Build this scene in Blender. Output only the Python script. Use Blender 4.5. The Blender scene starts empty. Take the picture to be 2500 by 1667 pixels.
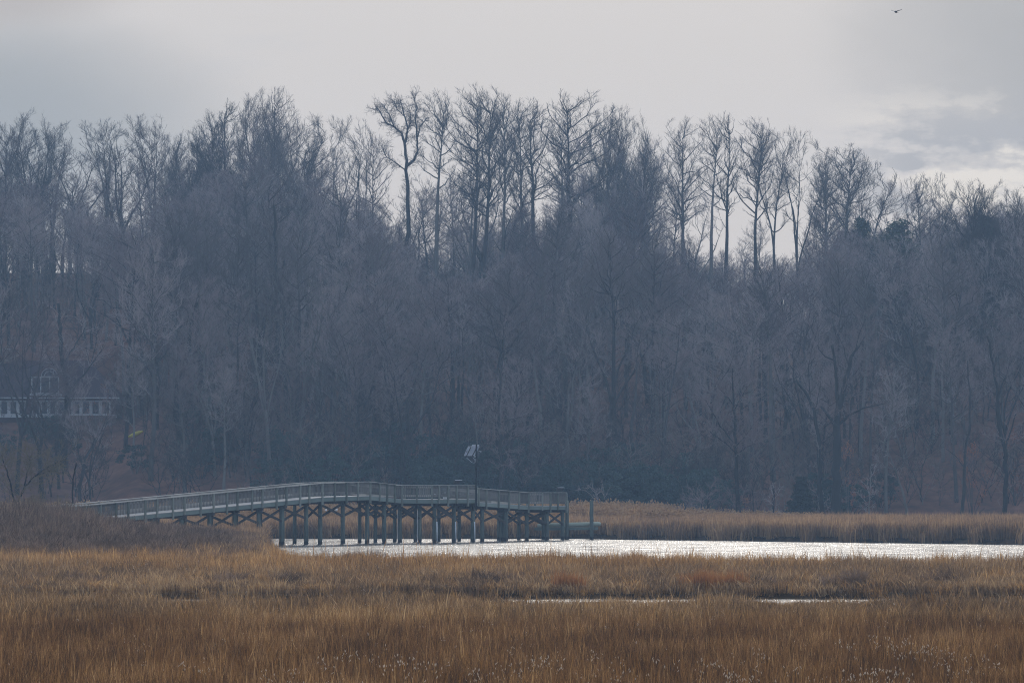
import bpy, math, random
import numpy as np
from mathutils import Vector, Matrix, noise as mnoise
SC = bpy.context.scene
COL = SC.collection
R = math.radians
# ------------------------------------------------------------------ camera, sky, sun, exposure
F, CX, CY, HOR, EYE = 9600.0, 1250.0, 833.5, 1178.0, 4.35
PITCH = math.atan((HOR - CY) / F)
cam_d = bpy.data.cameras.new("camera"); cam = bpy.data.objects.new("camera", cam_d); COL.objects.link(cam)
cam.location = (0, 0, EYE); cam.rotation_euler = (math.pi / 2 + PITCH, 0, 0)
cam_d.sensor_width = 36; cam_d.lens = 36 * F / 2500; cam_d.clip_start = 1; cam_d.clip_end = 6000
SC.camera = cam
SC.view_settings.view_transform = 'Standard'; SC.view_settings.look = 'None'
SC.view_settings.exposure = 0.0; SC.view_settings.gamma = 1; SC.view_settings.use_curve_mapping = False
SC.cycles.use_denoising = True; SC.cycles.denoising_prefilter = 'NONE'; SC.cycles.filter_width = 1.1
SC.cycles.max_bounces = 6; SC.cycles.diffuse_bounces = 3; SC.cycles.glossy_bounces = 2
SC.cycles.transmission_bounces = 3; SC.cycles.volume_bounces = 1
SUN_EL, SUN_AZ = 22.0, 3.0                  # sun in front of the camera behind thin cloud, az east of +Y
sun_d = bpy.data.lights.new("sun", 'SUN'); sun_d.energy = 2.25; sun_d.angle = R(12); sun_d.color = (1, .93, .84)
sun = bpy.data.objects.new("sun", sun_d); COL.objects.link(sun)
sdir = Vector((math.sin(R(SUN_AZ)) * math.cos(R(SUN_EL)), math.cos(R(SUN_AZ)) * math.cos(R(SUN_EL)), math.sin(R(SUN_EL))))
sun.rotation_euler = sdir.to_track_quat('Z', 'Y').to_euler(); sun.location = (0, 0, 90)

class NT:
    """small helper for node trees"""
    def __init__(s, tree): s.t = tree; s.n = tree.nodes; s.l = tree.links
    def node(s, kind, **kw):
        nd = s.n.new(kind)
        for k, v in kw.items(): setattr(nd, k, v)
        return nd
    def put(s, sock, v):
        if isinstance(v, bpy.types.NodeSocket): s.l.new(v, sock)
        elif v is not None: sock.default_value = v
    def math(s, op, a, b=None, clamp=False):
        nd = s.node('ShaderNodeMath', operation=op, use_clamp=clamp); s.put(nd.inputs[0], a)
        if b is not None: s.put(nd.inputs[1], b)
        return nd.outputs[0]
    def sep(s, v):
        nd = s.node('ShaderNodeSeparateXYZ'); s.put(nd.inputs[0], v); return nd.outputs
    def comb(s, x, y, z):
        nd = s.node('ShaderNodeCombineXYZ'); s.put(nd.inputs[0], x); s.put(nd.inputs[1], y); s.put(nd.inputs[2], z); return nd.outputs[0]
    def noise(s, vec, scale, detail=3, rough=.55):
        nd = s.node('ShaderNodeTexNoise'); s.put(nd.inputs['Vector'], vec)
        nd.inputs['Scale'].default_value = scale; nd.inputs['Detail'].default_value = detail; nd.inputs['Roughness'].default_value = rough
        return nd.outputs['Fac']
    def ramp(s, fac, stops, interp='LINEAR'):
        nd = s.node('ShaderNodeValToRGB'); s.put(nd.inputs[0], fac); cr = nd.color_ramp; cr.interpolation = interp
        while len(cr.elements) > 1: cr.elements.remove(cr.elements[-1])
        for i, (p, c) in enumerate(stops):
            e = cr.elements[0] if i == 0 else cr.elements.new(p)
            e.position = p; e.color = tuple(c) + (1,) if len(c) == 3 else c
        return nd.outputs[0]
    def mix(s, fac, a, b, blend='MIX'):
        nd = s.node('ShaderNodeMix', data_type='RGBA', blend_type=blend); s.put(nd.inputs[0], fac)
        for k, v in ((6, a), (7, b)):
            if isinstance(v, tuple) and len(v) == 3: v = v + (1,)
            s.put(nd.inputs[k], v)
        return nd.outputs[2]
    def step(s, v, lo, hi):
        nd = s.node('ShaderNodeMapRange', interpolation_type='SMOOTHSTEP'); s.put(nd.inputs[0], v)
        nd.inputs[1].default_value = lo; nd.inputs[2].default_value = hi; return nd.outputs[0]

world = bpy.data.worlds.new("World"); SC.world = world; world.use_nodes = True
W = NT(world.node_tree); W.n.clear()
gen = W.node('ShaderNodeTexCoord').outputs['Generated']
dx, dy, dz = W.sep(gen)[:3]
ydiv = W.math('MAXIMUM', dy, .02)
U = W.math('DIVIDE', dx, ydiv); V = W.math('DIVIDE', dz, ydiv)      # tangent-plane direction of the sky in front
uv = W.comb(U, V, 0)
warp = W.noise(W.comb(W.math('MULTIPLY', U, .6), V, 3.3), 22, 4)
def blob(cu, cv, ru, rv, amp=.35):
    a = W.math('DIVIDE', W.math('SUBTRACT', U, cu), ru); b = W.math('DIVIDE', W.math('SUBTRACT', V, cv), rv)
    d = W.math('ADD', W.math('MULTIPLY', a, a), W.math('MULTIPLY', b, b))
    d = W.math('ADD', d, W.math('MULTIPLY', W.math('SUBTRACT', warp, .5), amp * 4))
    return W.step(d, 1.0, .0)
base = (.615, .59, .585)
veil = W.mix(W.step(dz, .10, .30), base, (1.0, 1.0, 1.04))         # brighter veil round the hidden sun
veil = W.mix(W.step(dz, .45, .75), veil, (.55, .60, .70))
veil = W.mix(W.step(dy, .55, .0), veil, (.62, .71, .90))
c = W.mix(W.math('MULTIPLY', blob(-.155, .088, .10, .042, .1), .95), veil, (.29, .325, .36))    # grey blue bank at the left, lens vignette mixed into its colour
c = W.mix(W.math('MULTIPLY', blob(-.150, .128, .065, .016, .1), .8), c, (.40, .375, .375))
c = W.mix(W.math('MULTIPLY', blob(.165, .112, .095, .050, .2), .95), c, (.37, .38, .40))        # grey bank at the right, also darkened for corner vignette
streak = W.noise(W.comb(W.math('MULTIPLY', U, .42), V, 1.7), 60, 5, .6)
inright = W.step(U, .072, .105)
low = W.math('MULTIPLY', inright, W.step(V, .105, .085))
lowm = W.math('MULTIPLY', low, W.step(V, .052, .066))
c = W.mix(W.math('MULTIPLY', lowm, W.step(streak, .49, .56)), c, (.37, .385, .42))
c = W.mix(W.math('MULTIPLY', lowm, W.step(streak, .50, .42)), c, (.78, .73, .67))
wisp = W.noise(W.comb(W.math('MULTIPLY', U, .25), V, 9.1), 45, 5, .6)
c = W.mix(W.math('MULTIPLY', W.step(wisp, .57, .68), .16), c, (.50, .52, .56))
sky = W.node('ShaderNodeTexSky', sky_type='NISHITA'); sky.sun_disc = False
sky.sun_elevation = R(SUN_EL); sky.sun_rotation = R(SUN_AZ); sky.air_density = 1.3; sky.dust_density = 2
bg1 = W.node('ShaderNodeBackground'); W.l.new(sky.outputs[0], bg1.inputs[0]); bg1.inputs[1].default_value = .05
bg2 = W.node('ShaderNodeBackground'); W.l.new(c, bg2.inputs[0]); bg2.inputs[1].default_value = 1.0
mx = W.node('ShaderNodeMixShader'); mx.inputs[0].default_value = .93
W.l.new(bg1.outputs[0], mx.inputs[1]); W.l.new(bg2.outputs[0], mx.inputs[2])
wo = W.node('ShaderNodeOutputWorld'); W.l.new(mx.outputs[0], wo.inputs[0])
world.cycles.sampling_method = 'MANUAL'; world.cycles.sample_map_resolution = 1024

# ------------------------------------------------------------------ helpers
def P(px, py, d):
    """world point at depth y = d seen at photograph pixel (px, py)"""
    u = (px - CX) / F; v = (CY - py) / F; ca, sa = math.cos(PITCH), math.sin(PITCH)
    yy = ca - v * sa; zz = sa + v * ca
    return Vector((u / yy * d, d, EYE + zz / yy * d))
def X(px, d): return (px - CX) / F * d
def ZR(py, d): return EYE - (py - HOR) / F * d
def smooth(t): t = np.clip(t, 0, 1); return t * t * (3 - 2 * t)

def material(name, rough=.85, spec=.25, trans=None):
    m = bpy.data.materials.new(name); m.use_nodes = True
    t = NT(m.node_tree); b = t.n['Principled BSDF']
    b.inputs['Roughness'].default_value = rough; b.inputs['Specular IOR Level'].default_value = spec
    return m, t, b
def ramp_mat(name, stops, scale=3, rough=.85, vec='OBJ', stretch=(1, 1, 1), rnd=0, detail=4, spec=.2, bump=0):
    m, t, b = material(name, rough, spec)
    tc = t.node('ShaderNodeTexCoord').outputs['Object'] if vec == 'OBJ' else t.node('ShaderNodeNewGeometry').outputs['Position']
    mp = t.node('ShaderNodeMapping'); t.l.new(tc, mp.inputs[0]); mp.inputs['Scale'].default_value = stretch
    f = t.noise(mp.outputs[0], scale, detail)
    if rnd:
        r = t.node('ShaderNodeObjectInfo').outputs['Random']
        f2 = t.math('ADD', t.math('MULTIPLY', f, 1 - rnd), t.math('MULTIPLY', r, rnd))
    else: f2 = f
    t.put(b.inputs['Base Color'], t.ramp(f2, stops))
    if bump:
        bp = t.node('ShaderNodeBump'); bp.inputs['Strength'].default_value = bump; bp.inputs['Distance'].default_value = .02
        t.l.new(f, bp.inputs['Height']); t.l.new(bp.outputs[0], b.inputs['Normal'])
    return m
def plain(name, col, rough=.6, metal=0, spec=.4):
    lo = tuple(x * .82 for x in col); hi = tuple(min(1, x * 1.12) for x in col)
    m = ramp_mat(name, [(.3, lo), (.7, hi)], 6, rough, spec=spec)
    m.node_tree.nodes['Principled BSDF'].inputs['Metallic'].default_value = metal
    return m

class MB:
    def __init__(s): s.v = []; s.f = []
    def add(s, vs, fs):
        o = len(s.v); s.v.extend(vs); s.f.extend([tuple(i + o for i in f) for f in fs])
    def box(s, c, sx, sy, sz, mat=None):
        vs = [Vector((x * sx / 2, y * sy / 2, z * sz / 2)) for z in (-1, 1) for y in (-1, 1) for x in (-1, 1)]
        if mat is not None: vs = [mat @ v for v in vs]
        c = Vector(c); vs = [tuple(v + c) for v in vs]
        s.add(vs, [(0, 2, 3, 1), (4, 5, 7, 6), (0, 1, 5, 4), (2, 6, 7, 3), (0, 4, 6, 2), (1, 3, 7, 5)])
    def beam(s, a, b, w, h, up=(0, 0, 1)):
        a = Vector(a); b = Vector(b); d = (b - a).normalized(); up = Vector(up)
        side = d.cross(up).normalized(); u = side.cross(d).normalized()
        vs = []
        for p in (a, b):
            for (i, j) in ((-1, -1), (1, -1), (1, 1), (-1, 1)): vs.append(tuple(p + side * (i * w / 2) + u * (j * h / 2)))
        s.add(vs, [(3, 2, 1, 0), (4, 5, 6, 7), (0, 1, 5, 4), (1, 2, 6, 5), (2, 3, 7, 6), (3, 0, 4, 7)])
    def tube(s, pts, rad, n=6, cap=True):
        pts = [Vector(p) for p in pts]; o = len(s.v); m = len(pts)
        d = (pts[1] - pts[0]).normalized()
        ref = Vector((1, 0, 0)) if abs(d.x) < .8 else Vector((0, 1, 0))
        for i, p in enumerate(pts):
            a = pts[max(0, i - 1)]; b = pts[min(m - 1, i + 1)]; d = (b - a).normalized()
            e1 = (ref - d * ref.dot(d)).normalized(); e2 = d.cross(e1)
            r = rad[i] if hasattr(rad, '__len__') else rad
            for k in range(n):
                t = 2 * math.pi * k / n; q = p + e1 * (r * math.cos(t)) + e2 * (r * math.sin(t)); s.v.append((q.x, q.y, q.z))
        for i in range(m - 1):
            for k in range(n):
                k2 = (k + 1) % n; s.f.append((o + i * n + k, o + i * n + k2, o + (i + 1) * n + k2, o + (i + 1) * n + k))
        if cap:
            s.f.append(tuple(o + k for k in range(n))[::-1]); s.f.append(tuple(o + (m - 1) * n + k for k in range(n)))
    def spike(s, a, b, r):
        """thin three-sided tapering twig"""
        d = (b - a); L = d.length
        if L < 1e-4: return
        d = d / L; ref = Vector((.3, .9, .3)) if abs(d.y) < .8 else Vector((1, 0, 0))
        e1 = d.cross(ref).normalized() * r; e2 = d.cross(e1)
        o = len(s.v)
        for k in (0, 1, 2):
            t = 2.0944 * k; q = a + e1 * math.cos(t) + e2 * math.sin(t); s.v.append((q.x, q.y, q.z))
        s.v.append((b.x, b.y, b.z)); s.f += [(o, o + 1, o + 3), (o + 1, o + 2, o + 3), (o + 2, o, o + 3)]
    def mesh(s, name, mat, smoothed=False):
        me = bpy.data.meshes.new(name); me.from_pydata(s.v, [], s.f)
        if mat: me.materials.append(mat)
        if smoothed: me.polygons.foreach_set('use_smooth', [True] * len(me.polygons))
        me.update(); return me
    def build(s, name, mat, parent=None, smoothed=False, world=True):
        o = bpy.data.objects.new(name, s.mesh(name, mat, smoothed)); COL.objects.link(o)
        if parent is not None:
            o.parent = parent
            if world: o.matrix_parent_inverse = parent_inv(parent)
        return o
def parent_inv(p):
    if p.parent is not None: return Matrix.Identity(4)      # parts built in world space already sit at the identity
    return Matrix.LocRotScale(p.location, p.rotation_euler, p.scale).inverted()
def tag(o, label=None, cat=None, group=None, kind=None):
    if label: o['label'] = label
    if cat: o['category'] = cat
    if group: o['group'] = group
    if kind: o['kind'] = kind
    return o
def empty(name, loc, label, cat, group=None, rz=0):
    o = bpy.data.objects.new(name, None); COL.objects.link(o); o.location = loc; o.rotation_euler = (0, 0, rz)
    o.empty_display_size = .3
    return tag(o, label, cat, group)

# ------------------------------------------------------------------ ground
def shore_near(px): return np.interp(px, [-400, 560, 636, 644, 660, 700, 760, 1500, 2900], [900, 900, 900, 236, 206, 187, 180, 176, 172])
def shore_far(px): return np.interp(px, [-400, 636, 1400, 1600, 2500, 3000], [309, 308, 307, 301, 277, 262])
def ridge(px): return np.interp(px, [-600, 0, 700, 1000, 1400, 2000, 2500, 3200], [31, 31, 30, 27, 25.5, 25, 27, 28])
HOUSE = (X(95, 446), 446.0)
def gz(x, y):
    x = np.asarray(x, float); y = np.asarray(y, float)
    ys = np.maximum(y, 20); px = CX + F * x / ys
    wob = .9 * np.sin(x * .21 + 1) + .6 * np.sin(x * .57 + y * .1) + .35 * np.sin(x * 1.4)
    bump = .05 * np.sin(x * 1.3 + y * .4) * np.sin(y * .7 - x * .3)
    near = .22 + bump
    yn = shore_near(px) + wob; yf = shore_far(px) + wob * .5
    inw = smooth((y - yn) / 1.6) * smooth((yf - y) / 1.2 + .2)
    z = near * (1 - inw) + (-1.2) * inw
    far = .40 + bump * .5 + np.clip((y - 330) / 60, 0, 1) * .35
    z = np.where(y > yf, far * smooth((y - yf) / 1.0) + (-1.2) * (1 - smooth((y - yf) / 1.0)), z)
    z = np.where((px < 638) & (y > 262), .25 + bump + np.clip((y - 300) / 60, 0, 1) * .5, z)
    # narrow creek through the near marsh
    cw = 23 + 2.0 * np.sin(x * .5) + 1.2 * np.sin(x * 1.7)
    cin = smooth((y - (147.5 - cw)) / .8) * smooth((148.3 - y) / .8) * (cw > .1)
    z = z * (1 - cin) - .35 * cin
    # wooded hill
    s = np.clip((y - 391 - 3 * np.sin(x * .06)) / 132, 0, 1)
    prof = s + .10 * np.sin(s * math.pi)
    rg = ridge(px)
    hill = rg * prof + .5 * np.sin(x * .11 + y * .05) * smooth(s * 5) + .8 * np.sin(x * .045 - 1) * smooth(s * 4)
    down = np.clip((y - 530) / 230, 0, 1)
    hill = hill * (1 - .45 * smooth(down))
    z = np.where(y > 388, np.maximum(z, .75) + np.maximum(hill, 0), z)
    # terrace for the house
    dd = np.maximum(np.abs(x - HOUSE[0]) / 12, np.abs(y - HOUSE[1] - 2) / 8)
    w = 1 - smooth((dd - .9) / .6)
    z = z * (1 - w) + 11.5 * w
    wx = 1 - smooth((np.abs(x - HOUSE[0]) - 10) / 6)
    cap = np.where(y < 440.6, 10.7 - (440.6 - y) * .21, 99)
    return np.where((y < 440.6) & (y > 392), z + wx * (np.minimum(z, cap) - z), z)
xs = np.unique(np.concatenate([np.linspace(-320, -84, 30), np.arange(-84, 84.1, .8), np.linspace(84, 320, 30)]))
ysr = np.unique(np.concatenate([np.linspace(-60, 40, 12), np.arange(40, 312, .4), np.arange(312, 540, 1.2), np.linspace(540, 760, 30)]))
GX, GY = np.meshgrid(xs, ysr); GZ = gz(GX, GY)
nx, ny = len(xs), len(ysr)
verts = np.stack([GX, GY, GZ], -1).reshape(-1, 3)
idx = np.arange(nx * ny).reshape(ny, nx)
quads = np.stack([idx[:-1, :-1], idx[:-1, 1:], idx[1:, 1:], idx[1:, :-1]], -1).reshape(-1, 4)
def np_mesh(name, v, q):
    me = bpy.data.meshes.new(name); me.vertices.add(len(v)); me.vertices.foreach_set('co', np.asarray(v, np.float32).ravel())
    n, k = q.shape; me.loops.add(n * k); me.loops.foreach_set('vertex_index', q.astype(np.int32).ravel())
    me.polygons.add(n); me.polygons.foreach_set('loop_start', np.arange(0, n * k, k, dtype=np.int32))
    me.polygons.foreach_set('loop_total', np.full(n, k, np.int32)); me.update(calc_edges=True); return me
gme = np_mesh('ground', verts, quads); gme.polygons.foreach_set('use_smooth', [True] * len(gme.polygons))
gm, t, b = material('soil_and_leaf_litter', .95, .1)
pos = t.node('ShaderNodeNewGeometry').outputs['Position']; sx, sy, sz = t.sep(pos)[:3]
mud = t.ramp(t.noise(pos, 1.3, 5), [(.3, (.035, .026, .018)), (.7, (.085, .06, .035))])
lit = t.ramp(t.noise(pos, .35, 8, .7), [(.3, (.05, .035, .03)), (.5, (.12, .062, .045)), (.7, (.19, .10, .07))])
lawn = t.ramp(t.noise(pos, 2, 4), [(.3, (.06, .08, .035)), (.7, (.10, .12, .06))])
cc = t.mix(t.step(sy, 386, 392), mud, lit)
lw = t.math('MULTIPLY', t.math('MULTIPLY', t.step(sy, 379, 380), t.step(sy, 390, 388)), t.step(sx, 33, 37))
cc = t.mix(lw, cc, lawn)
t.put(b.inputs['Base Color'], cc)
gme.materials.append(gm)
ground = bpy.data.objects.new('ground', gme); COL.objects.link(ground); tag(ground, kind='structure')

# ------------------------------------------------------------------ water
wm, t, b = material('river_water', .18, .9)
pos = t.node('ShaderNodeNewGeometry').outputs['Position']
mp = t.node('ShaderNodeMapping'); t.l.new(pos, mp.inputs[0]); mp.inputs['Scale'].default_value = (1, .45, 1)
n1 = t.noise(mp.outputs[0], 1.6, 4, .6); n2 = t.noise(mp.outputs[0], .35, 2)
mp2 = t.node('ShaderNodeMapping'); t.l.new(pos, mp2.inputs[0]); mp2.inputs['Scale'].default_value = (.5, 1.2, 1)
t.l.new(t.math('ADD', t.math('MULTIPLY', t.noise(mp2.outputs[0], .55, 4, .7), .25), .03), b.inputs['Roughness'])
b.inputs['Base Color'].default_value = (.055, .065, .07, 1)
b.inputs['IOR'].default_value = 1.33; b.inputs['Specular IOR Level'].default_value = .5
bp = t.node('ShaderNodeBump'); bp.inputs['Strength'].default_value = 1; bp.inputs['Distance'].default_value = .11
t.l.new(t.math('ADD', n1, t.math('MULTIPLY', n2, 1.0)), bp.inputs['Height']); t.l.new(bp.outputs[0], b.inputs['Normal'])
wme = np_mesh('water', np.array([[-318, -58, 0], [318, -58, 0], [318, 420, 0], [-318, 420, 0]]), np.array([[0, 1, 2, 3]]))
wme.materials.append(wm); water = bpy.data.objects.new('water', wme); COL.objects.link(water); tag(water, kind='structure')

# ------------------------------------------------------------------ instancing for countless stuff
def hidden_proto(me, name):
    return bpy.data.objects.new(name, me)          # never linked to the scene: only the scatter sees it
def scatter(name, protos, pts, scl, rot, which, label, cat):
    """ONE stuff object: geometry nodes set small clumps on points"""
    me = bpy.data.meshes.new(name); me.vertices.add(len(pts)); me.vertices.foreach_set('co', np.asarray(pts, np.float32).ravel())
    a = me.attributes.new('scl', 'FLOAT_VECTOR', 'POINT'); a.data.foreach_set('vector', np.asarray(scl, np.float32).ravel())
    a = me.attributes.new('rot', 'FLOAT_VECTOR', 'POINT'); a.data.foreach_set('vector', np.asarray(rot, np.float32).ravel())
    a = me.attributes.new('which', 'INT', 'POINT'); a.data.foreach_set('value', np.asarray(which, np.int32))
    me.update(); ob = bpy.data.objects.new(name, me); COL.objects.link(ob)
    ng = bpy.data.node_groups.new(name, 'GeometryNodeTree')
    ng.interface.new_socket('Geometry', in_out='INPUT', socket_type='NodeSocketGeometry')
    ng.interface.new_socket('Geometry', in_out='OUTPUT', socket_type='NodeSocketGeometry')
    gi = ng.nodes.new('NodeGroupInput'); go = ng.nodes.new('NodeGroupOutput')
    iop = ng.nodes.new('GeometryNodeInstanceOnPoints'); g2i = ng.nodes.new('GeometryNodeGeometryToInstance')
    for p in reversed(protos):
        oi = ng.nodes.new('GeometryNodeObjectInfo'); oi.inputs['Object'].default_value = p; oi.inputs['As Instance'].default_value = True
        ng.links.new(oi.outputs['Geometry'], g2i.inputs[0])
    m2p = ng.nodes.new('GeometryNodeMeshToPoints'); ng.links.new(gi.outputs[0], m2p.inputs['Mesh'])
    ng.links.new(m2p.outputs[0], iop.inputs['Points']); ng.links.new(g2i.outputs[0], iop.inputs['Instance'])
    iop.inputs['Pick Instance'].default_value = True
    for an, dt, sk in (('which', 'INT', 'Instance Index'), ('rot', 'FLOAT_VECTOR', 'Rotation'), ('scl', 'FLOAT_VECTOR', 'Scale')):
        na = ng.nodes.new('GeometryNodeInputNamedAttribute'); na.data_type = dt; na.inputs['Name'].default_value = an
        ng.links.new(na.outputs['Attribute'], iop.inputs[sk])
    ng.links.new(iop.outputs[0], go.inputs[0])
    md = ob.modifiers.new('scatter', 'NODES'); md.node_group = ng
    return tag(ob, label, cat, kind='stuff')

def blade_mat(name, stops, trans=.45, pscale=.12, rough=.75):
    if 'seed' not in name: stops = [(p_, (c_[0] * .96, c_[1] * .88, c_[2] * .68)) for p_, c_ in stops]     # dry straw is strongly yellow
    m = bpy.data.materials.new(name); m.use_nodes = True; t = NT(m.node_tree); t.n.clear()
    pos = t.node('ShaderNodeNewGeometry').outputs['Position']
    mp = t.node('ShaderNodeMapping'); t.l.new(pos, mp.inputs[0]); mp.inputs['Scale'].default_value = (1, .55, .2)
    n = t.noise(mp.outputs[0], pscale, 4, .6)
    n2 = t.noise(mp.outputs[0], pscale * 9, 2, .6)
    at = t.node('ShaderNodeAttribute'); at.attribute_name = 'tone'
    r = t.node('ShaderNodeObjectInfo').outputs['Random']
    f = t.math('ADD', t.math('MULTIPLY', n, .60), t.math('MULTIPLY', at.outputs['Fac'], .34))
    f = t.math('ADD', f, t.math('MULTIPLY', n2, .22)); f = t.math('ADD', f, t.math('MULTIPLY', r, .18)); f = t.math('SUBTRACT', f, .16)
    colr = t.ramp(f, stops)
    d = t.node('ShaderNodeBsdfDiffuse'); tr = t.node('ShaderNodeBsdfTranslucent'); mx = t.node('ShaderNodeMixShader')
    t.l.new(colr, d.inputs[0]); t.l.new(colr, tr.inputs[0]); mx.inputs[0].default_value = trans
    gl = t.node('ShaderNodeBsdfGlossy'); gl.inputs['Roughness'].default_value = .45; gl.inputs[0].default_value = (1, .95, .85, 1)
    m2 = t.node('ShaderNodeMixShader'); m2.inputs[0].default_value = .035
    t.l.new(d.outputs[0], mx.inputs[1]); t.l.new(tr.outputs[0], mx.inputs[2])
    t.l.new(mx.outputs[0], m2.inputs[1]); t.l.new(gl.outputs[0], m2.inputs[2])
    o = t.node('ShaderNodeOutputMaterial'); t.l.new(m2.outputs[0], o.inputs[0])
    return m
def clump(seed, n, rad, h, wid, lean=.25, mat=None, plume=0, name='clump'):
    rg = np.random.default_rng(seed); V = []; Fc = []; T = []
    for i in range(n):
        a = rg.uniform(0, 6.283); r = rad * math.sqrt(rg.uniform()); x, y = r * math.cos(a), r * math.sin(a)
        hh = h * (rg.uniform(.55, 1.0) if rg.uniform() < .93 else rg.uniform(1.0, 1.25)); la = rg.uniform(0, 6.283); ln = abs(rg.normal(0, lean)) * hh
        if rg.uniform() < .10: ln = hh * rg.uniform(.5, 1.2); hh *= rg.uniform(.5, .85)
        wd = wid * (rg.uniform(1.5, 2.3) if rg.uniform() < .10 else rg.uniform(.6, 1.2))
        wa = rg.uniform(0, math.pi); wx, wy = math.cos(wa) * wd / 2, math.sin(wa) * wd / 2
        lx, ly = math.cos(la) * ln, math.sin(la) * ln; o = len(V)
        V += [(x - wx, y - wy, -.05), (x + wx, y + wy, -.05), (x + lx * .35 - wx * .8, y + ly * .35 - wy * .8, hh * .6), (x + lx * .35 + wx * .8, y + ly * .35 + wy * .8, hh * .6), (x + lx, y + ly, hh)]
        Fc += [(o, o + 1, o + 3, o + 2), (o + 2, o + 3, o + 4)]; tn = float(rg.uniform()) if wd < wid * 1.4 else float(rg.uniform(.9, 1.3)); T += [tn] * 5
        if plume and rg.uniform() < plume:
            o = len(V); pw = wid * 1.6; q = (x + lx, y + ly, hh)
            V += [(q[0], q[1], q[2] - .12), (q[0] + pw, q[1] + .3 * pw, q[2] + .05), (q[0] - .6 * pw, q[1] + pw, q[2] + .05), (q[0] - .4 * pw, q[1] - pw, q[2] + .05), (q[0] + lx * .15, q[1] + ly * .15, q[2] + .28)]
            Fc += [(o, o + 1, o + 2), (o, o + 2, o + 3), (o, o + 3, o + 1), (o + 4, o + 2, o + 1), (o + 4, o + 3, o + 2), (o + 4, o + 1, o + 3)]; T += [1.0] * 5
    me = bpy.data.meshes.new(name); me.from_pydata(V, [], Fc)
    a = me.attributes.new('tone', 'FLOAT', 'POINT'); a.data.foreach_set('value', T)
    me.materials.append(mat); me.update(); return hidden_proto(me, name)

GOLD = [(.30, (.06, .048, .042)), (.42, (.15, .105, .072)), (.52, (.30, .17, .075)), (.62, (.42, .24, .10)), (.76, (.62, .44, .26))]
grass_m = blade_mat('tawny_cordgrass', GOLD)
TAN = [(.30, (.13, .085, .055)), (.45, (.24, .155, .09)), (.60, (.36, .235, .13)), (.75, (.52, .37, .23))]
far_m = blade_mat('far_cordgrass', [(.30, (.12, .085, .068)), (.48, (.24, .16, .115)), (.62, (.40, .27, .17)), (.75, (.55, .40, .27))])
reed_m = blade_mat('pale_reed', TAN)
rng = np.random.default_rng(7)
def field(y0, y1, dens, keep=None, m=.137, xpad=1.5):
    """random points in the wedge the photograph can see, a little wider"""
    area = (m * (y1 ** 2 - y0 ** 2)) + 2 * xpad * (y1 - y0); n = int(area * dens)
    y = np.sqrt(rng.uniform(y0 ** 2, y1 ** 2, n)); x = rng.uniform(-1, 1, n) * (m * y + xpad)
    px = CX + F * x / y; z = gz(x, y); ok = z > .02
    if keep is not None: ok &= keep(x, y, px, z)
    return x[ok], y[ok], px[ok], z[ok]
def put(name, protos, x, y, z, sxy, sz, label, cat, tilt=.08):
    n = len(x); rot = np.stack([rng.normal(0, tilt, n), rng.normal(0, tilt, n), rng.uniform(0, 6.283, n)], -1)
    scl = np.stack([sxy, sxy, sz], -1)
    return scatter(name, protos, np.stack([x, y, z], -1), scl, rot, rng.integers(0, len(protos), n), label, cat)
def fbm(x, y, s, seed=0): 
    return np.array([mnoise.fractal(Vector((a * s, b * s, seed)), 1.0, 2.0, 3) for a, b in zip(x, y)])
# near marsh, from below the frame to the creek and on to the river bank
dark_m_ = blade_mat('russet_cordgrass', [(.30, (.020, .013, .009)), (.44, (.078, .044, .024)), (.56, (.20, .102, .042)), (.68, (.33, .19, .085)), (.84, (.64, .46, .28))], pscale=.25)
ochre_m = blade_mat('ochre_cordgrass', [(.30, (.033, .023, .017)), (.44, (.11, .068, .038)), (.56, (.25, .142, .062)), (.68, (.37, .235, .11)), (.84, (.64, .47, .29))])
grey_m = blade_mat('grey_brown_rush', [(.30, (.06, .042, .032)), (.45, (.17, .115, .078)), (.60, (.31, .21, .13)), (.80, (.56, .42, .28))])
gold_m = blade_mat('golden_cordgrass', [(.30, (.10, .06, .032)), (.45, (.26, .15, .07)), (.60, (.44, .265, .115)), (.80, (.66, .46, .26))])
protoN = [clump(i, 75, .34, .80, .011, .24, dark_m_) for i in range(8)]
protoM = [clump(20 + i, 55, .40, .90, .020, .22, ochre_m) for i in range(6)]
protoG = [clump(20 + i, 55, .40, .90, .024, .26, grey_m) for i in range(6)]
protoB = [clump(20 + i, 55, .40, .90, .026, .18, gold_m) for i in range(6)]
x, y, px, z = field(48, 100, 9.5)
hn = 1 + .12 * fbm(x, y, .16, 3) + .22 * fbm(x, y, 1.1, 5)
x2, y2, px2, z2 = field(100, 148.2, 7.5)
hn2 = 1 + .10 * fbm(x2, y2, .14, 3) + .22 * fbm(x2, y2, .9, 5)
dip = np.interp(px2, [-400, 1120, 1230, 1480, 1560, 1800, 1875, 2130, 2210, 2900], [.77, .77, .64, .635, .75, .70, .53, .54, .74, .80])
hn2 *= 1 - (1 - dip) * smooth((y2 - 98) / 18)
put('marsh_grass', protoN, x, y, z, np.ones(len(x)), hn * rng.uniform(.75, 1.2, len(x)), 'tawny brown cordgrass covering the near marsh at the bottom of the photo', 'grass')
hn2 *= 1 + .30 * smooth((fbm(x2, y2, .45, 31) - .12) / .25) * smooth((y2 - 104) / 8) * (np.abs(px2 - 2000) > 180)
gm2 = rng.uniform(size=len(x2)) < .10 + .55 * smooth((y2 - 100) / 22 + .5 * fbm(x2, y2, .2, 17))
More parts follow.
